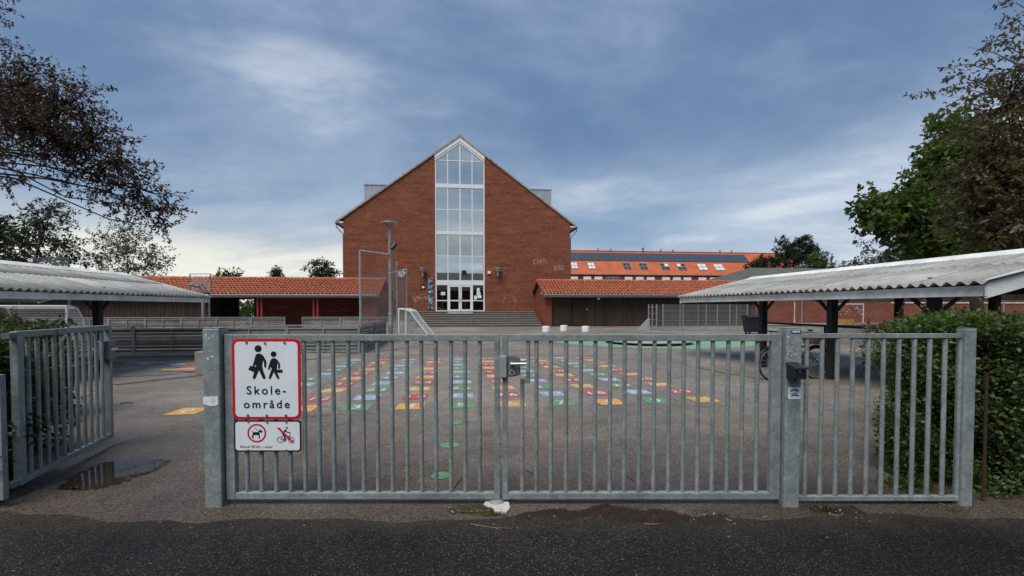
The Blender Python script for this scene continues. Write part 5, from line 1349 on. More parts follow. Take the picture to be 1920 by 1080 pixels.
fl.poly([Q(*p) for p in ((440, 279), (481, 279), (481, 297), (440, 297))], kid)
SG.part('walking_figure', kid, sign_black, fix=False)
def word(th, key, x0, x1, ybase, yfit, Y, m, name='lettering'):
    v, f = TXT[key]; mnx = min(q[0] for q in v); mxx = max(q[0] for q in v)
    s_ = (x1 - x0) / (mxx - mnx)
    th.part(name, MB().add([(x0 + (q[0] - mnx) * s_, Y, ybase + q[1] * yfit) for q in v], f), m, fix=False)
def word_px(th, key, ax, bx_, yb_, cap, Qf, Y, m):   # cap: wanted height of a capital/ascender in metres
    v, f = TXT[key]; h = max(q[1] for q in v)
    x0 = Qf(ax, yb_)[0]; x1 = Qf(bx_, yb_)[0]; word(th, key, x0, x1, Qf(ax, yb_)[1], cap / h, Y, m)
word_px(SG, 'skole', 279, 500, 417, 47 * px_m, Q, YS - .0045, sign_black)
word_px(SG, 'omrade', 263, 521, 494, 45 * px_m, Q, YS - .0045, sign_black)
for x, y in ((278, 126), (382, 130), (492, 128), (286, 535), (392, 536), (500, 536)):
    p_ = Q(x, y); SG.part('bolt', MB().tube([(p_[0], YS - .0023, p_[1]), (p_[0], YS - .008, p_[1])], .0085, 12), galv_d)
S2, a, c = sgn('notice_sign', 'white notice sign with black border, leashed dog and struck out cyclist', 438.5, 788, 565.5, 847, sign_black, .0115, .026)
fl = Flat(S2, YS - .0024)
Q2 = lambda x, y: (lambda p: (p.x, p.z))(at(430 + x / 13.5, 780 + y / 13.5, YS)); m2 = YS / F / 13.5
mb = MB().ring((*Q2(700, 432), YS - .0032), 240 * m2, 42 * m2); S2.part('red_ring', mb, sign_red, fix=False)
dg_ = MB()
fl.poly([Q2(*p) for p in ((600, 405), (740, 402), (775, 440), (770, 475), (640, 480), (600, 500))], dg_)
for st, w in (([(607, 470), (595, 505), (600, 550)], 34), ([(755, 450), (765, 550)], 30), ([(612, 410), (572, 378)], 16), ([(650, 290), (752, 378)], 12), ([(752, 400), (775, 385)], 26)): fl.stroke(dg_, [Q2(*p) for p in st], w * m2)
fl.poly([Q2(*p) for p in ((757, 378), (795, 330), (808, 355), (845, 380), (825, 412), (785, 405))], dg_)
S2.part('dog_symbol', dg_, sign_black, fix=False)
cy = MB()
fl.disc(cy, Q2(1460, 300), 25 * m2)
fl.poly([Q2(*p) for p in ((1378, 380), (1425, 325), (1448, 345), (1440, 390), (1400, 420))], cy)
for st, w in (([(1440, 360), (1465, 405), (1540, 412)], 22), ([(1540, 412), (1552, 445), (1522, 480)], 12), ([(1350, 440), (1385, 490), (1410, 520), (1412, 625)], 34), ([(1412, 628), (1430, 630)], 18), ([(1522, 470), (1560, 590)], 12), ([(1300, 595), (1350, 500)], 10), ([(1300, 595), (1420, 600)], 10), ([(1420, 600), (1530, 495)], 12)): fl.stroke(cy, [Q2(*p) for p in st], w * m2)
S2.part('cyclist_symbol', cy, sign_black, fix=False)
for x in (1300, 1566): S2.part('wheel_symbol', MB().ring((*Q2(x, 595), YS - .0052), 80 * m2, 12 * m2), sign_black, fix=False)
S2.part('red_slash', MB().add([(x, YS - .0058, z) for x, z in (Q2(1205, 288), Q2(1275, 288), Q2(1655, 658), Q2(1585, 658))], [(0, 1, 2, 3)]), sign_red, fix=False)
word_px(S2, 'hund', 285, 1105, 803, 68 * m2, Q2, YS - .0045, sign_black)
for x, y in ((485, 138), (963, 155), (1447, 145), (482, 862), (1452, 862)):
    p_ = Q2(x, y); S2.part('bolt', MB().tube([(p_[0], YS - .0023, p_[1]), (p_[0], YS - .008, p_[1])], .0075, 12), galv_d)
# ------------------------------------------------------------------ vegetation
def leaf_arrays(P, D, S, rs, asp=.5, fold=.25, droop=0.0):
    n = len(P); Rn = rs.normal(size=(n, 3)); side = np.cross(D, Rn); side /= np.linalg.norm(side, axis=1)[:, None] + 1e-9
    nrm = np.cross(side, D); S = S[:, None]
    base = P; tip = P + D * S - np.array([0, 0, 1]) * S * droop
    ml = P + D * S * .48 + side * S * asp * .5 + nrm * S * fold * .5; mr = P + D * S * .48 - side * S * asp * .5 + nrm * S * fold * .5
    V = np.stack([base, ml, tip, mr], 1).reshape(-1, 3)
    i = np.arange(n) * 4
    Fc = np.stack([np.stack([i, i + 1, i + 2], 1), np.stack([i, i + 2, i + 3], 1)], 1).reshape(-1, 3)
    return V, Fc
def tri_mesh(name, V, Fc):
    me = bpy.data.meshes.new(name); me.vertices.add(len(V)); me.vertices.foreach_set('co', V.astype(np.float32).ravel())
    me.loops.add(len(Fc) * 3); me.loops.foreach_set('vertex_index', Fc.astype(np.int32).ravel())
    me.polygons.add(len(Fc)); me.polygons.foreach_set('loop_start', np.arange(len(Fc), dtype=np.int32) * 3)
    me.update(calc_edges=True); me.validate(); return me
def unit(a): return a / (np.linalg.norm(a, axis=-1, keepdims=True) + 1e-9)
def tree(name, label, base, clumps, leafm, barkm, leaf, per=12, tw=.5, seed=1, trunk_r=.18, sprigs=(), upb=.15, asp=.5, droop=.15, fork=.45, group=None, sizej=.35, branch=.5, cat='tree', rim=.55, limb=1.0):
    """clumps: (centre Vector, (rx,ry,rz), number of twigs); sprigs: polylines of Vectors that carry leaves"""
    rs = np.random.RandomState(seed); rn = random.Random(seed); base = Vector(base)
    t = Th(name, label, cat, tuple(base), group)
    P, D, S = [], [], []; wood = MB(); twm = MB()
    top = sum((c for c, r, n in clumps), Vector()) / len(clumps)
    hub = base.lerp(Vector((base.x * .7 + top.x * .3, base.y * .7 + top.y * .3, top.z)), fork)
    wood.tube([base - Vector((0, 0, .1)), base.lerp(hub, .5) + Vector((rn.uniform(-.1, .1), rn.uniform(-.1, .1), 0)) * trunk_r * 4, hub], [trunk_r * 1.25, trunk_r, trunk_r * .85], 9)
    for c, r, n in clumps:
        r_ = np.array(r); cc = np.array(c)
        L_ = (c - hub).length
        m1 = hub.lerp(c, .4) + Vector((rn.uniform(-1, 1), rn.uniform(-1, 1), rn.uniform(0, 1))) * L_ * .08; m2 = hub.lerp(c, .75) + Vector((rn.uniform(-1, 1), rn.uniform(-1, 1), rn.uniform(-.5, 1))) * L_ * .06
        wood.tube([hub, m1, m2, c], [trunk_r * .6 * limb, trunk_r * .42 * limb, trunk_r * .28 * limb, trunk_r * .14 * limb], 6)
        d = unit(rs.normal(size=(n, 3))); rad = rs.uniform(0, 1, n) ** rim
        q = cc + d * rad[:, None] * r_ * (1 + .18 * np.sin(d[:, :1] * 5 + d[:, 1:2] * 7 + d[:, 2:] * 6 + seed))
        td = unit(d * .7 + rs.normal(size=(n, 3)) * .55 + np.array([0, 0, upb]))
        for i in range(0, n, max(1, int(1 / branch)) if branch < 1 else 1):
            a = Vector(cc + (q[i] - cc) * rs.uniform(.0, .25)); e = Vector(q[i]); mid = a.lerp(e, .5) + Vector(rs.normal(size=3) * .06 * (e - a).length)
            twm.tube([a, mid, e, e + Vector(td[i]) * tw], [trunk_r * .09 + .004, trunk_r * .06 + .003, trunk_r * .03 + .003, .002], 3, False)
        k = np.arange(per); f_ = (k + .5) / per
        pp = q[:, None, :] + td[:, None, :] * (f_[None, :, None] * tw * rs.uniform(.6, 1.2, (n, 1, 1))) + rs.normal(size=(n, per, 3)) * leaf * .28
        dd = unit(td[:, None, :] * .5 + rs.normal(size=(n, per, 3)) * .8 - np.array([0, 0, droop]))
        P.append(pp.reshape(-1, 3)); D.append(dd.reshape(-1, 3)); S.append(leaf * rs.uniform(1 - sizej, 1 + sizej, n * per))
    for pts in sprigs:
        fine = []
        for a, b_ in zip(pts, pts[1:]):
            for i in range(10): fine.append(a.lerp(b_, i / 10))
        fine.append(pts[-1]); L_ = sum((b_ - a).length for a, b_ in zip(fine, fine[1:]))
        fine = [p_ + Vector((rn.gauss(0, .01), rn.gauss(0, .01), rn.gauss(0, .012))) * L_ for p_ in fine]
        twm.tube(fine, [max(.0025, .012 * (1 - i / len(fine))) for i in range(len(fine))], 5, False)
        m_ = int(L_ / leaf * 5); tt = rs.uniform(.12, 1, m_)
        for u in tt:
            i = min(int(u * (len(fine) - 1)), len(fine) - 2); a = fine[i].lerp(fine[i + 1], u * (len(fine) - 1) - i); ax = (fine[i + 1] - fine[i]).normalized()
            spread = leaf * 1.3 * (1.15 - u)
            P.append(np.array([a]) + rs.normal(size=(1, 3)) * spread * .7); D.append(unit(np.array([ax]) * .6 + rs.normal(size=(1, 3)) * .7 - np.array([[0, 0, droop]]))); S.append(leaf * rs.uniform(.6, 1.25, 1))
    P, D, S = np.concatenate(P), np.concatenate(D), np.concatenate(S)
    V, Fc = leaf_arrays(P, D, S, rs, asp)
    o = link('crown', tri_mesh('crown', V - np.array(base), Fc), leafm, t.e)
    tr = t.part('trunk', wood, barkm, fix=False, smooth=True); t.part('twigs', twm, barkm, tr, fix=False, kind='stuff')
    return t
def cl(px, py, Y, rx, ry, n, ryd=None):
    k = Y / F; return (at(px, py, Y), (rx * k, (ryd or (rx + ry) / 2) * k, ry * k), n)
copper = leaf_mat('copper_leaves', [(0.030, 0.020, 0.017), (0.053, 0.032, 0.025), (0.078, 0.036, 0.028), (0.053, 0.053, 0.028), (0.103, 0.046, 0.034)], .35, .4)
copper_r = leaf_mat('bronze_leaves', [(0.052, 0.044, 0.022), (0.091, 0.073, 0.036), (0.120, 0.088, 0.044), (0.075, 0.088, 0.034), (0.137, 0.086, 0.060)], .45, .4)
green_t = leaf_mat('tree_green', [(0.044, 0.073, 0.018), (0.077, 0.119, 0.028), (0.111, 0.155, 0.037), (0.058, 0.088, 0.022)], .5, .45)
green_d = leaf_mat('tree_dark_green', [(0.016, 0.029, 0.013), (0.029, 0.049, 0.021), (0.044, 0.070, 0.026)], .25, .5)
green_b = leaf_mat('bush_bright_green', [(.045, .085, .018), (.075, .125, .028), (.060, .10, .022)], .35, .5)
grey_g = leaf_mat('grey_green_leaves', [(.040, .052, .030), (.070, .085, .052), (.055, .068, .038)], .35, .5)
pine_m = leaf_mat('pine_needles', [(0.012, 0.022, 0.013), (0.022, 0.036, 0.020), (0.031, 0.048, 0.024)], .1, .6)
pine_b = leaf_mat('bronze_pine', [(.022, .024, .012), (.036, .032, .016), (.028, .036, .014)], .1, .6)
hedge_m = leaf_mat('hedge_leaves', [(0.037, 0.065, 0.020), (0.068, 0.112, 0.031), (0.109, 0.158, 0.043), (0.056, 0.090, 0.026), (0.155, 0.194, 0.059)], .4, .4)
hedge_y = leaf_mat('ochre_hedge_leaves', [(0.072, 0.048, 0.017), (0.102, 0.066, 0.024), (0.066, 0.072, 0.022), (0.120, 0.072, 0.029)], .35, .5)
ivy_m = leaf_mat('bramble_leaves', [(0.022, 0.036, 0.014), (0.041, 0.062, 0.023), (0.062, 0.082, 0.030), (0.029, 0.046, 0.017), (0.096, 0.082, 0.034)], .4, .42)
A = at
tree('copper_plum_tree', 'dark copper leaved tree arching over the weathered shed roof', (-25.0, 18.0, -.16),
     [cl(35, 165, 16.7, 75, 45, 125), cl(-70, 180, 17.4, 110, 85, 190), cl(115, 205, 17.0, 60, 42, 100), cl(55, 240, 16.3, 80, 38, 120), cl(170, 258, 17.2, 48, 32, 66), cl(130, 280, 17.0, 78, 24, 70), cl(215, 305, 17.4, 46, 28, 56), cl(170, 325, 17.4, 50, 18, 34), cl(258, 352, 17.6, 42, 26, 48), cl(245, 385, 17.8, 42, 14, 22), cl(300, 392, 17.9, 30, 18, 26), cl(20, 285, 16.5, 60, 20, 26), cl(10, 345, 16.3, 50, 26, 12), cl(200, 360, 17.4, 36, 12, 12), cl(-160, 90, 17.6, 140, 120, 160), cl(-110, -10, 17.6, 90, 70, 80), cl(298, 425, 17.9, 16, 10, 6)],
     copper, bark_d, .125, 22, .92, 21, .30,
     sprigs=[[A(130, 190, 16.7), A(180, 165, 16.7), A(218, 166, 16.7)], [A(240, 330, 17.2), A(270, 310, 17.2), A(293, 300, 17.2)], [A(300, 395, 17.8), A(335, 392, 17.8), A(370, 399, 17.8)], [A(-30, 60, 16.7), A(0, 40, 16.7), A(16, 47, 16.7)], [A(-40, 10, 16.7), A(0, 15, 16.7), A(22, 15, 16.7)], [A(80, 140, 16.7), A(110, 118, 16.7)], [A(70, 130, 16.7), A(88, 108, 16.7)], [A(60, 300, 16.7), A(95, 330, 16.7), A(110, 362, 16.7)], [A(120, 320, 16.7), A(130, 350, 16.7), A(132, 370, 16.7)], [A(20, 300, 16.7), A(40, 330, 16.7), A(60, 355, 16.7)], [A(280, 410, 17.8), A(310, 440, 17.8), A(318, 455, 17.8)], [A(180, 240, 17.0), A(225, 245, 17.0), A(235, 260, 17.0)], [A(190, 330, 17.4), A(172, 370, 17.4), A(165, 402, 17.4)]], upb=.0, droop=.3, fork=.92, asp=.48, limb=.28, rim=.62)
tree('copper_beech_tree', 'large bronze leaved tree rising behind the pale shed roof', (14.2, 11.8, -.15),
     [cl(1895, 190, 11.4, 50, 62, 80), cl(1862, 275, 11.2, 62, 52, 110), cl(1885, 350, 11, 75, 50, 130), cl(1838, 395, 11.2, 52, 36, 80), cl(1895, 425, 10.8, 52, 28, 75), cl(1860, 445, 11.2, 44, 20, 42), cl(1960, 130, 11.4, 65, 105, 120), cl(1970, 320, 11, 85, 115, 170), cl(1824, 335, 11.3, 40, 34, 50), cl(2080, 220, 11.5, 110, 190, 140), cl(1980, -20, 11.5, 60, 60, 50)],
     copper_r, bark_d, .115, 15, .62, 33, .26,
     sprigs=[[A(1880, 150, 11), A(1820, 160, 11), A(1760, 175, 11), A(1697, 179, 11)], [A(1860, 130, 11), A(1810, 120, 11), A(1768, 128, 11)], [A(1860, 190, 11), A(1800, 185, 11), A(1752, 222, 11)], [A(1920, 110, 11), A(1890, 80, 11), A(1840, 92, 11)], [A(1930, 60, 11), A(1905, 35, 11), A(1880, 32, 11)], [A(1930, 20, 11), A(1905, 5, 11), A(1885, 8, 11)], [A(1850, 160, 11), A(1790, 140, 11), A(1775, 152, 11)], [A(1900, 100, 11), A(1870, 70, 11), A(1850, 78, 11)]], upb=.0, droop=.25, fork=.35)
tree('chestnut_tree', 'broad fresh green tree partly hidden by the bronze leaved tree', (18.2, 17.6, -.16),
     [cl(1800, 255, 17, 50, 36, 130), cl(1772, 300, 17, 42, 34, 110), cl(1765, 350, 17, 50, 40, 130), cl(1715, 385, 17, 46, 30, 110), cl(1655, 408, 17, 34, 26, 80), cl(1700, 420, 17, 46, 22, 80), cl(1755, 440, 17, 55, 36, 150), cl(1765, 478, 17, 44, 24, 90), cl(1850, 330, 17.5, 60, 70, 220), cl(1840, 440, 17.5, 60, 50, 160), cl(1640, 385, 17, 20, 14, 24)],
     green_t, bark, .21, 13, .65, 41, .22, upb=.1, droop=.35, fork=.4, asp=.62)
tree('willow_tree', 'pale grey green weeping tree behind the shed ridge', (54.0, 62, -.16), [cl(1700, 468, 62, 36, 26, 110), cl(1725, 490, 62, 30, 20, 70), cl(1668, 490, 62, 26, 16, 50)], grey_g, bark, .40, 10, .7, 43, .15, droop=.8, upb=-.3)
tree('birch_tree', 'thin see-through young tree between the pine and the willow', (48.3, 62, -.16), [cl(1622, 474, 62, 16, 16, 16), cl(1640, 492, 62, 26, 14, 34), cl(1600, 496, 62, 22, 10, 24), cl(1655, 480, 62, 14, 12, 12), cl(1622, 460, 62, 8, 8, 6)], grey_g, bark, .36, 8, .7, 44, .08, branch=1)
tree('leafy_bush', 'bright green rounded bush in front of the dark pine', (41.1, 61, -.16), [cl(1533, 494, 61, 25, 20, 110), cl(1545, 505, 61, 18, 14, 60), cl(1515, 508, 61, 16, 10, 50)], green_b, bark, .34, 9, .5, 45, .10, cat='bush')
tree('pine_tree', 'dark spreading pine behind the sports hall roof', (39.7, 63, -.16), [cl(1500, 462, 63, 24, 14, 55), cl(1475, 474, 63, 22, 12, 50), cl(1520, 476, 63, 20, 12, 45), cl(1490, 490, 63, 34, 14, 80), cl(1450, 492, 63, 18, 9, 34), cl(1505, 450, 63, 12, 6, 16), cl(1535, 486, 63, 12, 8, 16), cl(1470, 455, 63, 10, 6, 12)], pine_m, bark_d, .38, 22, .45, 46, .16, asp=.3, upb=.5, droop=0)
tree('pine_tree', 'low bronze green pine before the orange classroom roof', (33.4, 61, -.16), [cl(1425, 500, 61, 22, 10, 50), cl(1410, 508, 61, 14, 7, 26), cl(1442, 508, 61, 16, 8, 34), cl(1432, 488, 61, 12, 6, 18)], pine_b, bark_d, .34, 18, .4, 47, .12, asp=.3, upb=.4, droop=0)
tree('shade_tree', 'dark green layered tree behind the weathered shed', (-46.6, 44, -.16), [cl(95, 395, 44, 40, 20, 70), cl(70, 425, 44, 60, 20, 110), cl(40, 455, 44, 75, 24, 150), cl(110, 458, 44, 45, 18, 70), cl(20, 490, 44, 70, 22, 120), cl(120, 488, 44, 46, 18, 70), cl(-40, 440, 21, 60, 40, 120)], green_d, bark_d, .28, 9, .6, 48, .18, droop=.2, fork=.6, rim=.7)
tree('birch_tree', 'airy pale birch behind the ball court shelter', (-39.2, 46, -.16), [cl(200, 450, 46, 34, 24, 55), cl(255, 445, 46, 32, 22, 50), cl(235, 475, 46, 50, 22, 90), cl(290, 480, 46, 32, 22, 50), cl(185, 490, 46, 36, 18, 50), cl(245, 505, 46, 60, 18, 80), cl(230, 425, 46, 22, 14, 20), cl(300, 505, 46, 22, 14, 24)], grey_g, bark, .22, 10, .8, 49, .10, branch=1, fork=.3, upb=.3)
tree('fir_tree', 'small pointed fir behind the shelter ridge', (-27.4, 52, -.16), [cl(518, 505, 52, 3, 4, 10), cl(518, 512, 52, 6, 4, 24), cl(518, 520, 52, 9, 5, 40)], pine_m, bark_d, .3, 12, .5, 50, .12, asp=.25, droop=.2)
tree('leafy_bush', 'low leafy bush top behind the shelter ridge', (-31.5, 50, -.16), [cl(412, 517, 50, 8, 5, 14), cl(428, 515, 50, 10, 6, 20), cl(443, 517, 50, 7, 5, 12), cl(428, 530, 50, 28, 12, 50)], green_d, bark, .28, 9, .6, 51, .08, cat='bush')
tree('umbrella_tree', 'thin tree with flat leaf tufts beside the brick gable', (-20.3, 48, -.16), [cl(590, 496, 48, 10, 3.5, 18), cl(605, 493, 48, 10, 3, 16), cl(577, 504, 48, 5, 2.5, 6), cl(617, 500, 48, 6, 3, 8), cl(600, 516, 48, 22, 7, 70), cl(626, 512, 48, 9, 6, 18), cl(612, 508, 48, 8, 6, 20)], green_d, bark, .26, 9, .5, 52, .09, branch=1, fork=.6)
tree('leafy_bush', 'sunlit green bush seen through the opening of the shelter', (-25.0, 44.5, -.16), [cl(460, 575, 44, 20, 14, 90), cl(455, 592, 44, 24, 14, 90), cl(475, 585, 44, 16, 16, 60)], green_b, bark, .2, 9, .4, 53, .08, cat='bush')

# ---- hedges
def hedge(name, label, boxes, n, leafm, leaf, seed, sprig=40, cat='hedge', core=.16):
    rs = np.random.RandomState(seed)
    x0 = min(b_[0] for b_ in boxes); x1 = max(b_[1] for b_ in boxes); y0 = min(b_[2] for b_ in boxes); y1 = max(b_[3] for b_ in boxes)
    t = Th(name, label, cat, ((x0 + x1) / 2, (y0 + y1) / 2, zg((y0 + y1) / 2)))
    area = [2 * (b_[1] - b_[0] + b_[3] - b_[2]) * (b_[5] - b_[4]) + (b_[1] - b_[0]) * (b_[3] - b_[2]) for b_ in boxes]; P, D = [], []
    cm = MB()
    for b_, ar in zip(boxes, area):
        k = int(n * ar / sum(area)); c = np.array([(b_[0] + b_[1]) / 2, (b_[2] + b_[3]) / 2, (b_[4] + b_[5]) / 2]); h = np.array([(b_[1] - b_[0]) / 2, (b_[3] - b_[2]) / 2, (b_[5] - b_[4]) / 2])
        # points on the faces, weighted by area
        wts = np.array([h[1] * h[2], h[1] * h[2], h[0] * h[2], h[0] * h[2], h[0] * h[1], 0]); wts /= wts.sum(); f_ = rs.choice(6, k, p=wts)
        q = rs.uniform(-1, 1, (k, 3)); nn = np.zeros((k, 3)); ax = f_ // 2; sg = np.where(f_ % 2 == 0, 1., -1.); q[np.arange(k), ax] = sg; nn[np.arange(k), ax] = sg
        pos = c + q * h; lump = .10 * np.sin(pos[:, 0] * 5.1 + seed) * np.sin(pos[:, 1] * 4.3 + 1) + .07 * np.sin(pos[:, 2] * 9 + pos[:, 0] * 7) + .05 * np.sin(pos[:, 0] * 17 + pos[:, 2] * 13)
        depth = np.abs(rs.normal(size=k)) * .09
        rnd = unit(q * h * h ** -1 + 0) ; corner = (np.abs(q) > .8).sum(1) - 1
        lump = lump * np.where(ax == 2, .35, 1.0)
        pos = pos + nn * (lump - depth)[:, None] - q * h * (corner > 0)[:, None] * .03
        pos[:, 2] = np.maximum(pos[:, 2], .01 + zg(c[1]))
        P.append(pos); D.append(unit(nn * .8 + rs.normal(size=(k, 3)) * .75 + np.array([0, 0, -.1])))
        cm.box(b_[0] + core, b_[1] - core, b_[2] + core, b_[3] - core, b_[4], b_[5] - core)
    P, D = np.concatenate(P), np.concatenate(D); S = leaf * rs.uniform(.6, 1.4, len(P)); tw = MB(); ep, ed = [], []
    for i in rs.choice(len(P), sprig, replace=False):
        a = Vector(P[i]); d_ = Vector(unit(D[i] * .7 + np.array([0, 0, .6]) + rs.normal(size=3) * .4)); L_ = rs.uniform(.12, .34); tw.tube([a - d_ * .1, a, a + d_ * L_], [.004, .003, .0015], 4, False)
        for u in np.linspace(.15, 1, 9): ep.append(a + d_ * L_ * u); ed.append(unit(np.array(d_) * .5 + rs.normal(size=3) * .8))
    for i in rs.choice(len(P), 260): 
        a = Vector(P[i]); tw.tube([a, a + Vector(rs.normal(size=3)) * .14 + Vector((0, 0, -.22))], [.003, .006], 3, False)
    if ep: P = np.concatenate([P, np.array(ep)]); D = np.concatenate([D, np.array(ed)]); S = np.concatenate([S, leaf * rs.uniform(.7, 1.3, len(ep))])
    V, Fc = leaf_arrays(P, D, S, rs, .62)
    link('foliage', tri_mesh('foliage', V - np.array(t.org), Fc), leafm, t.e)
    t.part('branches', tw, bark_d, fix=False, kind='stuff'); t.part('shade_core', cm, MATS.get('shade_core') or mat('shade_core', (.010, .011, .007), .95, 0, .5, 9, bstr=1.0, bscale=20), fix=True)  # near-black inner box: the shade between the leaves put into its colour
    return t
hedge('clipped_hedge', 'dense dark green clipped hedge beside the galvanised end post', [(3.30, 4.3, 3.74, 4.12, .0, 1.37), (3.60, 6.0, 3.74, 4.45, 0, 1.39), (3.80, 6.0, 3.40, 3.95, 0.0, 1.36)], 80000, hedge_m, .036, 61, 110, core=.12)
hedge('ochre_hedge', 'ochre leaved shrub at the far end of the clipped hedge', [(4.30, 5.3, 5.0, 5.6, .75, 1.26), (4.5, 6.2, 4.9, 5.5, .0, 1.28)], 5200, hedge_y, .046, 62, 90, 'shrub', .3)
hedge('bramble_hedge', 'loose dark bramble hedge behind the open pedestrian gate', [(-7.5, -4.62, 3.95, 4.70, .0, 1.12), (-8.8, -6.1, 4.7, 6.4, 0, 1.30), (-7.0, -4.85, 3.9, 4.5, 1.0, 1.34)], 30000, ivy_m, .048, 63, 330)
hedge('bramble_hedge', 'dark bramble tangle swallowing the fence panel end', [(-6.6, -3.98, 3.36, 3.75, .0, 1.22), (-6.2, -3.86, 3.20, 3.40, .0, .55)], 12000, ivy_m, .055, 64, 150, core=.1)
rp = at(1845, 700, 3.42)
ps = Th('rusty_post', 'slim rusty brown post standing in the clipped hedge', 'post', (rp.x, 3.40, 0))
ps.part('shaft', MB().tube([(rp.x, 3.40, -.02), (rp.x, 3.40, rp.z)], .011, 10), mat('rust', (.034, .016, .010), .9, 0, .5, 18, bstr=.3)); ps.part('cap', MB().tube([(rp.x, 3.40, rp.z), (rp.x, 3.40, rp.z + .008)], .013, 10), MATS['rust'])

# ------------------------------------------------------------------ small things on the asphalt before the gate
def tuft(label, px, py, n, h, spread, m, seed, cat='weed'):
    rs = np.random.RandomState(seed); p_ = gp(px, py); t = Th('weed_tuft', label, cat, tuple(p_))
    P = np.array(p_) + rs.normal(size=(n, 3)) * np.array([spread, spread * .5, 0]); P[:, 2] = zg(p_.y) + .004; D = unit(rs.normal(size=(n, 3)) * .5 + np.array([0, 0, 1.0]))
    V, Fc = leaf_arrays(P, D, h * rs.uniform(.4, 1.2, n), rs, .14, .1, .15); link('blades', tri_mesh('blades', V - np.array(p_), Fc), m, t.e)['kind'] = 'stuff'
    P = P[: n // 3]; V, Fc = leaf_arrays(P + np.array([0, 0, h * .3]), unit(rs.normal(size=(len(P), 3)) + np.array([0, 0, .3])), h * .4 * rs.uniform(.5, 1.2, len(P)), rs, .5); link('small_leaves', tri_mesh('small_leaves', V - np.array(p_), Fc), m, t.e)['kind'] = 'stuff'
weed_m = leaf_mat('weed_green', [(.040, .060, .012), (.075, .095, .020), (.10, .105, .030)], .35)
weed_d = leaf_mat('weed_dry', [(.055, .045, .018), (.080, .060, .026), (.040, .048, .014)], .3)
tuft('tiny yellow green weed beside the bolt plate concrete', 935, 967, 60, .035, .03, weed_m, 71); tuft('small dry grass tuft under the fixed fence panel', 1545, 958, 160, .05, .06, weed_d, 72)
tuft('fresh grass clump at the foot of the clipped hedge', 1735, 895, 420, .26, .10, weed_m, 73); tuft('leafy weed clump low beside the open gate post', 20, 890, 200, .20, .07, hedge_m, 74); tuft('thin grass tuft at the foot of the end post', 1700, 915, 160, .12, .10, weed_m, 75); tuft('tiny weed in the soil beside the end post', 1785, 958, 50, .04, .05, weed_m, 76)
def mound(name, label, pix0, pix1, h, m, seed, n=130, k=26, cat='soil'):
    a, c = gp(*pix0), gp(*pix1); rs = np.random.RandomState(seed); t = Th(name, label, cat, ((a.x + c.x) / 2, (a.y + c.y) / 2, .0))
    xs = np.linspace(a.x, c.x, n); ys = np.linspace(c.y, a.y, k); vs = []
    ph = rs.uniform(0, 6, 8)
    for y in ys:
        for x in xs:
            u = (x - a.x) / (c.x - a.x) * 2 - 1; v = (y - c.y) / (a.y - c.y) * 2 - 1
            w = .62 + .22 * math.sin(x * 7 + ph[0]) + .16 * math.sin(x * 17 + ph[1]); off = .28 * math.sin(x * 4.1 + ph[2]) + .14 * math.sin(x * 13 + ph[3])
            f_ = 1 - abs(u) ** 4 - ((v - off) / w) ** 2
            z = h * f_ * (.6 + .4 * math.sin(x * 40 + ph[4]) * math.sin(y * 55 + ph[5])) + rs.normal() * h * .16
            vs.append((x, y, max(z, -.01) + .002))
    mb = MB().add(vs, [(j * n + i, j * n + i + 1, (j + 1) * n + i + 1, (j + 1) * n + i) for j in range(k - 1) for i in range(n - 1)])
    o = t.part('clods', mb, m, fix=False, smooth=False); 
    # stones and chips in the soil
    for q in range(9):
        x, y = rs.uniform(a.x, c.x), (a.y + c.y) / 2 + rs.normal() * .03; s_ = rs.uniform(.004, .011)
        t.part('stone', MB().lathe([(s_ * .6, -s_ * .4), (s_, 0), (s_ * .7, s_ * .5), (s_ * .2, s_ * .7)], 6, (x, y, .010)), conc_d)
mound('soil_strip', 'dark brown strip of mossy soil along the asphalt edge under the gate', (966, 949), (1392, 990), .026, soil_m, 81)
mound('moss_strip', 'short mossy soil patch left of the concrete bolt plate', (842, 948), (930, 974), .022, moss_m, 82, 60, 24)
mound('soil_strip', 'thin scatter of dark soil under the fixed fence panel', (1520, 948), (1640, 972), .010, soil_m, 83, 60, 18)
# concrete pad with steel ground plate
c = gp(932, 952)
PD = Th('ground_stop', 'broken white concrete pad with round steel plate for the gate bolt', 'ground stop', (c.x, c.y, 0))
pts = [gp(x, y) for x, y in ((906, 950), (912, 942), (925, 938), (948, 938), (954, 946), (957, 956), (950, 964), (938, 963), (928, 962), (924, 955), (915, 953))]
PD.part('pad', MB().prism([(p.x, p.y) for p in pts], 'z', -.02, .020), mat('pale_concrete', (.44, .43, .40), .85, 0, .15, 20, bstr=.2), bev=.004)
pts = [gp(x, y) for x, y in ((850, 957), (862, 950), (905, 947), (912, 953), (922, 957), (924, 962), (900, 963), (866, 963))]
PD.part('old_pad', MB().prism([(p.x, p.y) for p in pts], 'z', -.02, .014), moss_m, bev=.004)
c2_ = gp(931, 944.5)
pl_ = PD.part('plate', MB().lathe([(.058, .0205), (.060, .024), (.045, .034), (.02, .040)], 24, (c2_.x, c2_.y, 0)), galv)
PD.part('bolt_hole', MB().lathe([(.011, .0405), (.011, .0412)], 12, (c2_.x, c2_.y + .008, 0)), sign_black, pl_)
twm_ = mat('dry_twig', (.16, .115, .065), .9, 0, .3, 30); twd = mat('dark_twig', (.030, .022, .016), .9, 0, .3, 30)
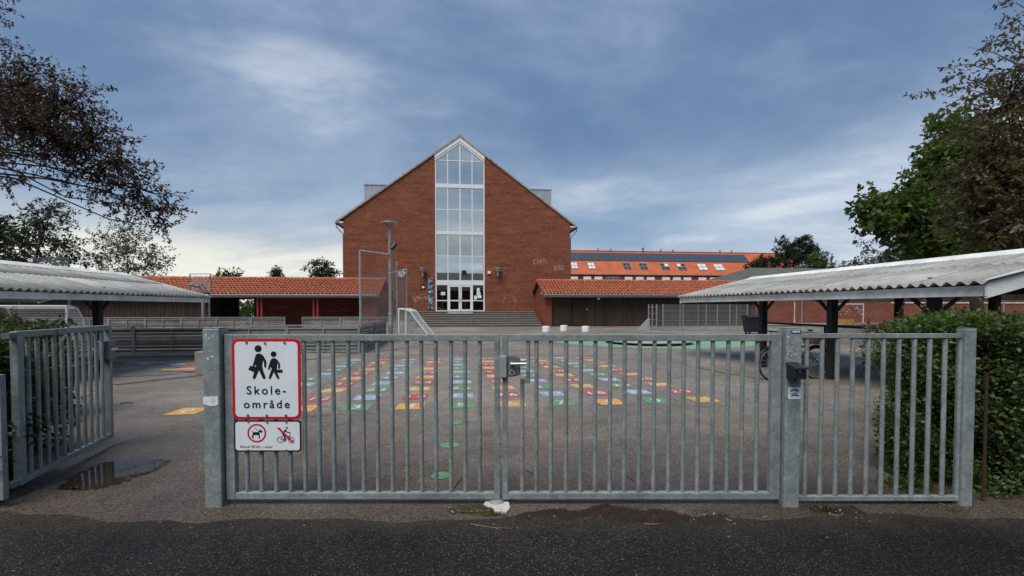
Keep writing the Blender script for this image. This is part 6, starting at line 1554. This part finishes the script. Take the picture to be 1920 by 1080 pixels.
for label, pix, r, m in (('pale forked twig lying on the dark path before the bolt plate', [(883, 985), (905, 989), (928, 992), (958, 993)], .0045, twm_), ('bent dark twig on the path below the soil strip', [(1193, 1004), (1215, 997), (1224, 991), (1236, 993)], .0032, twd), ('broken pale stick standing out behind the gate bars', [(851, 916), (858, 905), (866, 897)], .006, twm_), ('thin straw across the soil strip', [(1208, 984), (1222, 985), (1238, 984)], .004, twm_), ('dark stick behind the gate under the box lock', [(985, 882), (995, 887), (1004, 891)], .0035, twd), ('short dark twig on the yard behind the middle gate bars', [(1176, 896), (1184, 900), (1188, 904)], .004, twd), ('small dark stick on the yard near the fence bars', [(1193, 891), (1200, 889), (1209, 889)], .003, twd), ('dark stick lying under the fixed fence panel', [(1596, 950), (1612, 958), (1630, 968)], .004, twd), ('pale straw at the foot of the end post', [(1755, 943), (1770, 949), (1785, 953)], .004, twm_), ('pale chip on the soil strip end', [(1360, 975), (1366, 978), (1373, 979)], .006, twm_), ('pale stick in the dry grass under the fence panel', [(1553, 966), (1565, 968), (1582, 969)], .004, twm_), ('short dark twig by the puddle edge', [(225, 758), (240, 756), (250, 757)], .008, twd)):
    p = [gp(*q) for q in pix]; t = Th('twig', label, 'twig', tuple(p[0]), 'twigs scattered on the asphalt')
    t.part('stem', MB().tube([(q.x, q.y, zg(q.y) + .004 + r) for q in p], [r, r * .9] + [r * .6] * (len(p) - 2), 6), m, smooth=True)
    q0_, q1_ = p[len(p) // 2], p[-1]; dd_ = (q1_ - q0_) * .35; t.part('side_shoot', MB().tube([(q0_.x, q0_.y, zg(q0_.y) + .004 + r), (q0_.x + dd_.x + dd_.y * .6, q0_.y + dd_.y - dd_.x * .5, zg(q0_.y) + .007)], [r * .6, r * .3], 5), m)
# fallen leaves and grit
rs = np.random.RandomState(90); n = 900
X = rs.uniform(-4.2, 4.2, n); Y = np.where(rs.uniform(size=n) < .45, rs.normal(3.12, .09, n), rs.uniform(1.9, 7.5, n))
P = np.stack([X, Y, np.array([zg(y) for y in Y]) + .007], 1); D = unit(np.stack([rs.normal(size=n), rs.normal(size=n), rs.normal(size=n) * .12], 1))
V, Fc = leaf_arrays(P, D, rs.uniform(.008, .028, n), rs, .45, .1); V[:, 2] = np.maximum(V[:, 2], .0065 + np.array([zg(y) for y in V[:, 1]]))
tag(link('leaf_litter', tri_mesh('leaf_litter', V, Fc), leaf_mat('litter', [(.035, .022, .012), (.09, .065, .035), (.16, .13, .085), (.05, .035, .02)], .0)), 'scattered dry leaf litter and grit on the asphalt', 'litter', kind='stuff')
